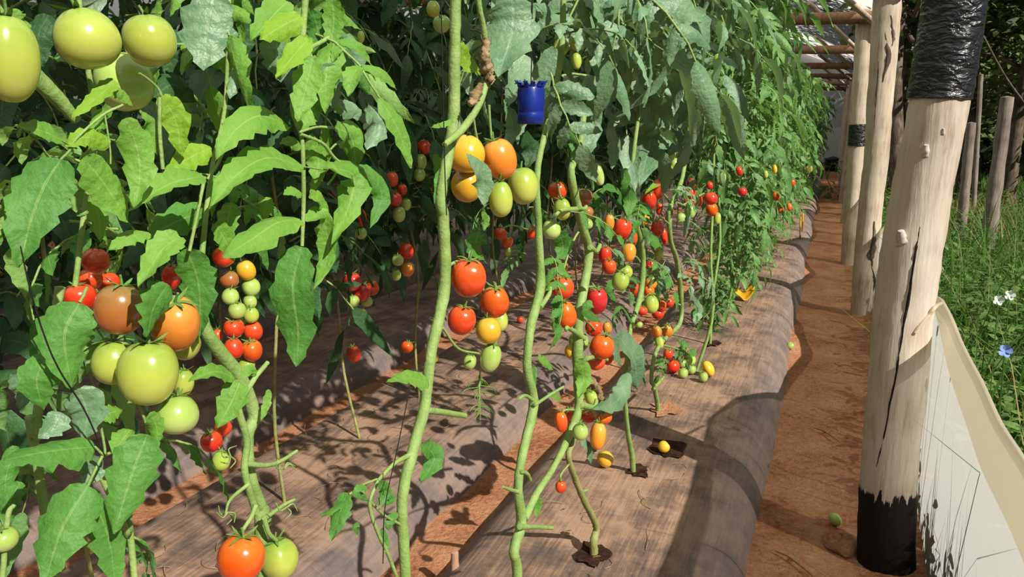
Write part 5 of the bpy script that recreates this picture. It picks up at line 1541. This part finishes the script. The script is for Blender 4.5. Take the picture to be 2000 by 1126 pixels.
# field fence posts, far
for x, yb, yt, w, Y, lb in ((1953, 300, 190, 22, 9.5, 'leaning grey fence post out in the weedy field, nearest the right edge'), (1893, 310, 240, 16, 10.5, 'short broken grey fence post in the field behind the near post'), (1912, 320, 145, 8, 12.5, 'thin grey fence stake in the field behind the near post')):
    b = PY(x - (8 if w > 20 else 4), yb + 60, Y)
    b[2] = 0
    t_ = PY(x + (14 if w > 20 else 4), yt, Y)
    mb = MB()
    tube(mb, [b, b * .5 + t_ * .5, t_], [w * Y / FPX / 2 * 1.05, w * Y / FPX / 2, w * Y / FPX / 2 * .9], 10, 16, lump=.05)
    tag(mb.build('fence_post', WOOD_GREY, None, b), lb, 'fence post')
a, b = PY(1915, 60, 11), PY(2010, 215, 11)
mb = MB()
tube(mb, [a, a * .5 + b * .5 - [0, 0, .05], b, b + (b - a) * .5], .012, 6, 20)
tag(mb.build('dead_branch', BARK, None, a), 'bare pale dead branch slanting down in front of the dark trees', 'branch')

# flowers
for x, y, Y, m, lb, sz in ((1963, 683, 2.55, FLOWER_B, 'pale blue flower among the weeds by the sheet', .016), (1950, 585, 2.9, FLOWER_W, 'white seed head, left of two in the weeds', .014), (1972, 575, 2.9, FLOWER_W, 'white seed head, right of two in the weeds', .014)):
    p = PY(x, y, Y)
    base = np.array([p[0] + .02, p[1], .02])
    root = empty('wild_flower', base, lb, 'flower')
    tube(mb := MB(), [base, base * .5 + p * .5 + [.01, 0, 0], p], .0016, 5, 10)
    mb.build('stalk', GRASS, root, base)
    mb = MB()
    for q in range(5):
        a = q * 1.257
        dv = np.array([math.cos(a), -.5 + .2 * math.sin(a), math.sin(a)])
        leaflet(mb, [p, p + dv * sz * .6, p + dv * sz * 1.3], sz * 1.1, [0.2, -1, .5], 6, 3, 1, 0, .1, 0, 0, 0, None, .5)
    mb.build('petals', m, root, base)


# trees
def tree(x, y, h, cr, label, seed, n=2600, z0=1.0, lm=None, lean=0.0, ls=.16):
    r = np.random.default_rng(seed)
    base = np.array([x, y, .1])
    root = empty('tree', base, label, 'tree', 'trees beyond the field')
    mb = MB()
    tp = base + [lean, 0, h * .8]
    tube(mb, [base - [0, 0, .2], base * .5 + tp * .5 + [r.normal() * .15, r.normal() * .15, 0], tp], [.12, .09, .04], 8, 14, lump=.05)
    for q in range(5):
        s = base + (tp - base) * r.uniform(.35, .85)
        a = r.uniform(0, 6.28)
        tube(mb, [s, s + np.array([math.cos(a), math.sin(a), .7]) * cr * .35, s + np.array([math.cos(a), math.sin(a), .5]) * cr * .8], [.04, .03, .012], 6, 8)
    mb.build('trunk', BARK, root, base)
    # leaf clumps
    ncl = 34
    cc = []
    for q in range(ncl):
        a, rr_, z = r.uniform(0, 6.28), cr * math.sqrt(r.uniform(0, 1)), r.uniform(z0, h)
        k = math.sin(min(1, max(.12, (z - z0 + .6) / (h - z0 + 1.2))) * math.pi) ** .5
        cc.append((x + lean * z / h + math.cos(a) * rr_ * k, y + math.sin(a) * rr_ * k, z))
    cc = np.array(cc)
    ci = r.integers(0, ncl, n)
    P = cc[ci] + r.normal(size=(n, 3)) * np.array([.34, .34, .26])
    a = r.uniform(0, 6.28, n)
    dv = np.stack([np.cos(a), np.sin(a), r.uniform(-.7, .3, n)], 1)
    sd = np.cross(dv, r.normal(size=(n, 3)))
    sd /= np.linalg.norm(sd, axis=1)[:, None]
    L = ls * r.uniform(.6, 1.3, n)[:, None]
    V = np.stack([P, P + dv * L * .5 + sd * L * .3, P + dv * L, P + dv * L * .5 - sd * L * .3], 1).reshape(-1, 3)
    F = np.arange(n * 4).reshape(-1, 4)
    U = np.tile(np.array([[.45, 0], [.9, .5], [.45, 1], [.1, .5]]), (n, 1))
    MB().add(V, F, U).build('crown', lm or TREE, root, base)


for i, (px, Y, wd) in enumerate(((1763, 15, .05), (1778, 13.2, .07), (1792, 14.2, .05), (1925, 16, .06), (1985, 14.5, .06))):
    p = PY(px, 250, Y)
    tree(float(p[0]), Y, 6.0, 1.1, ['slim pale tree trunk just right of the second post', 'brown tree trunk between second post and wrapped post', 'slim trunk almost touching the wrapped post on its left', 'slim trunk behind the fence posts, under the slanting dead branch', 'slim trunk near the right edge, behind the leaning fence post'][i], 140 + i, 1500, 3.0, lean=.2 * (-1) ** i)
tl = ['dark bushy tree beyond the field, just right of the second post', 'tall dark tree beyond the field behind the wrapped post', 'dark tree beyond the field right of the wrapped post', 'dark tree at the right edge beyond the fence posts']
for i, (x, y, h, cr, z0) in enumerate(((2.2, 18.5, 6.5, 1.1, 1.6), (2.5, 17.0, 7, 1.4, 1.9), (3.4, 15.5, 7, 1.5, 1.7), (4.3, 15.0, 7, 1.6, 1.5))):
    tree(x, y, h, cr, tl[i], 60 + i, 3600, z0, TREE_PAINTED_LIT, lean=(.2, -.3, .3, -.2)[i])
for i in range(8):
    tree(2.6 + i * .8 + r.normal() * .2, 22.5 + r.normal() * 1.0, 8.0, 1.2, 'tree in the dark thicket closing off the far side of the field', 80 + i, 3600, .2, ls=.26)
for i in range(5):
    tree(3.2 + i * 1.1, 28.5 + r.normal(), 9.0, 2.2, 'tree in the dark thicket closing off the far side of the field', 100 + i, 3600, .2, ls=.34)
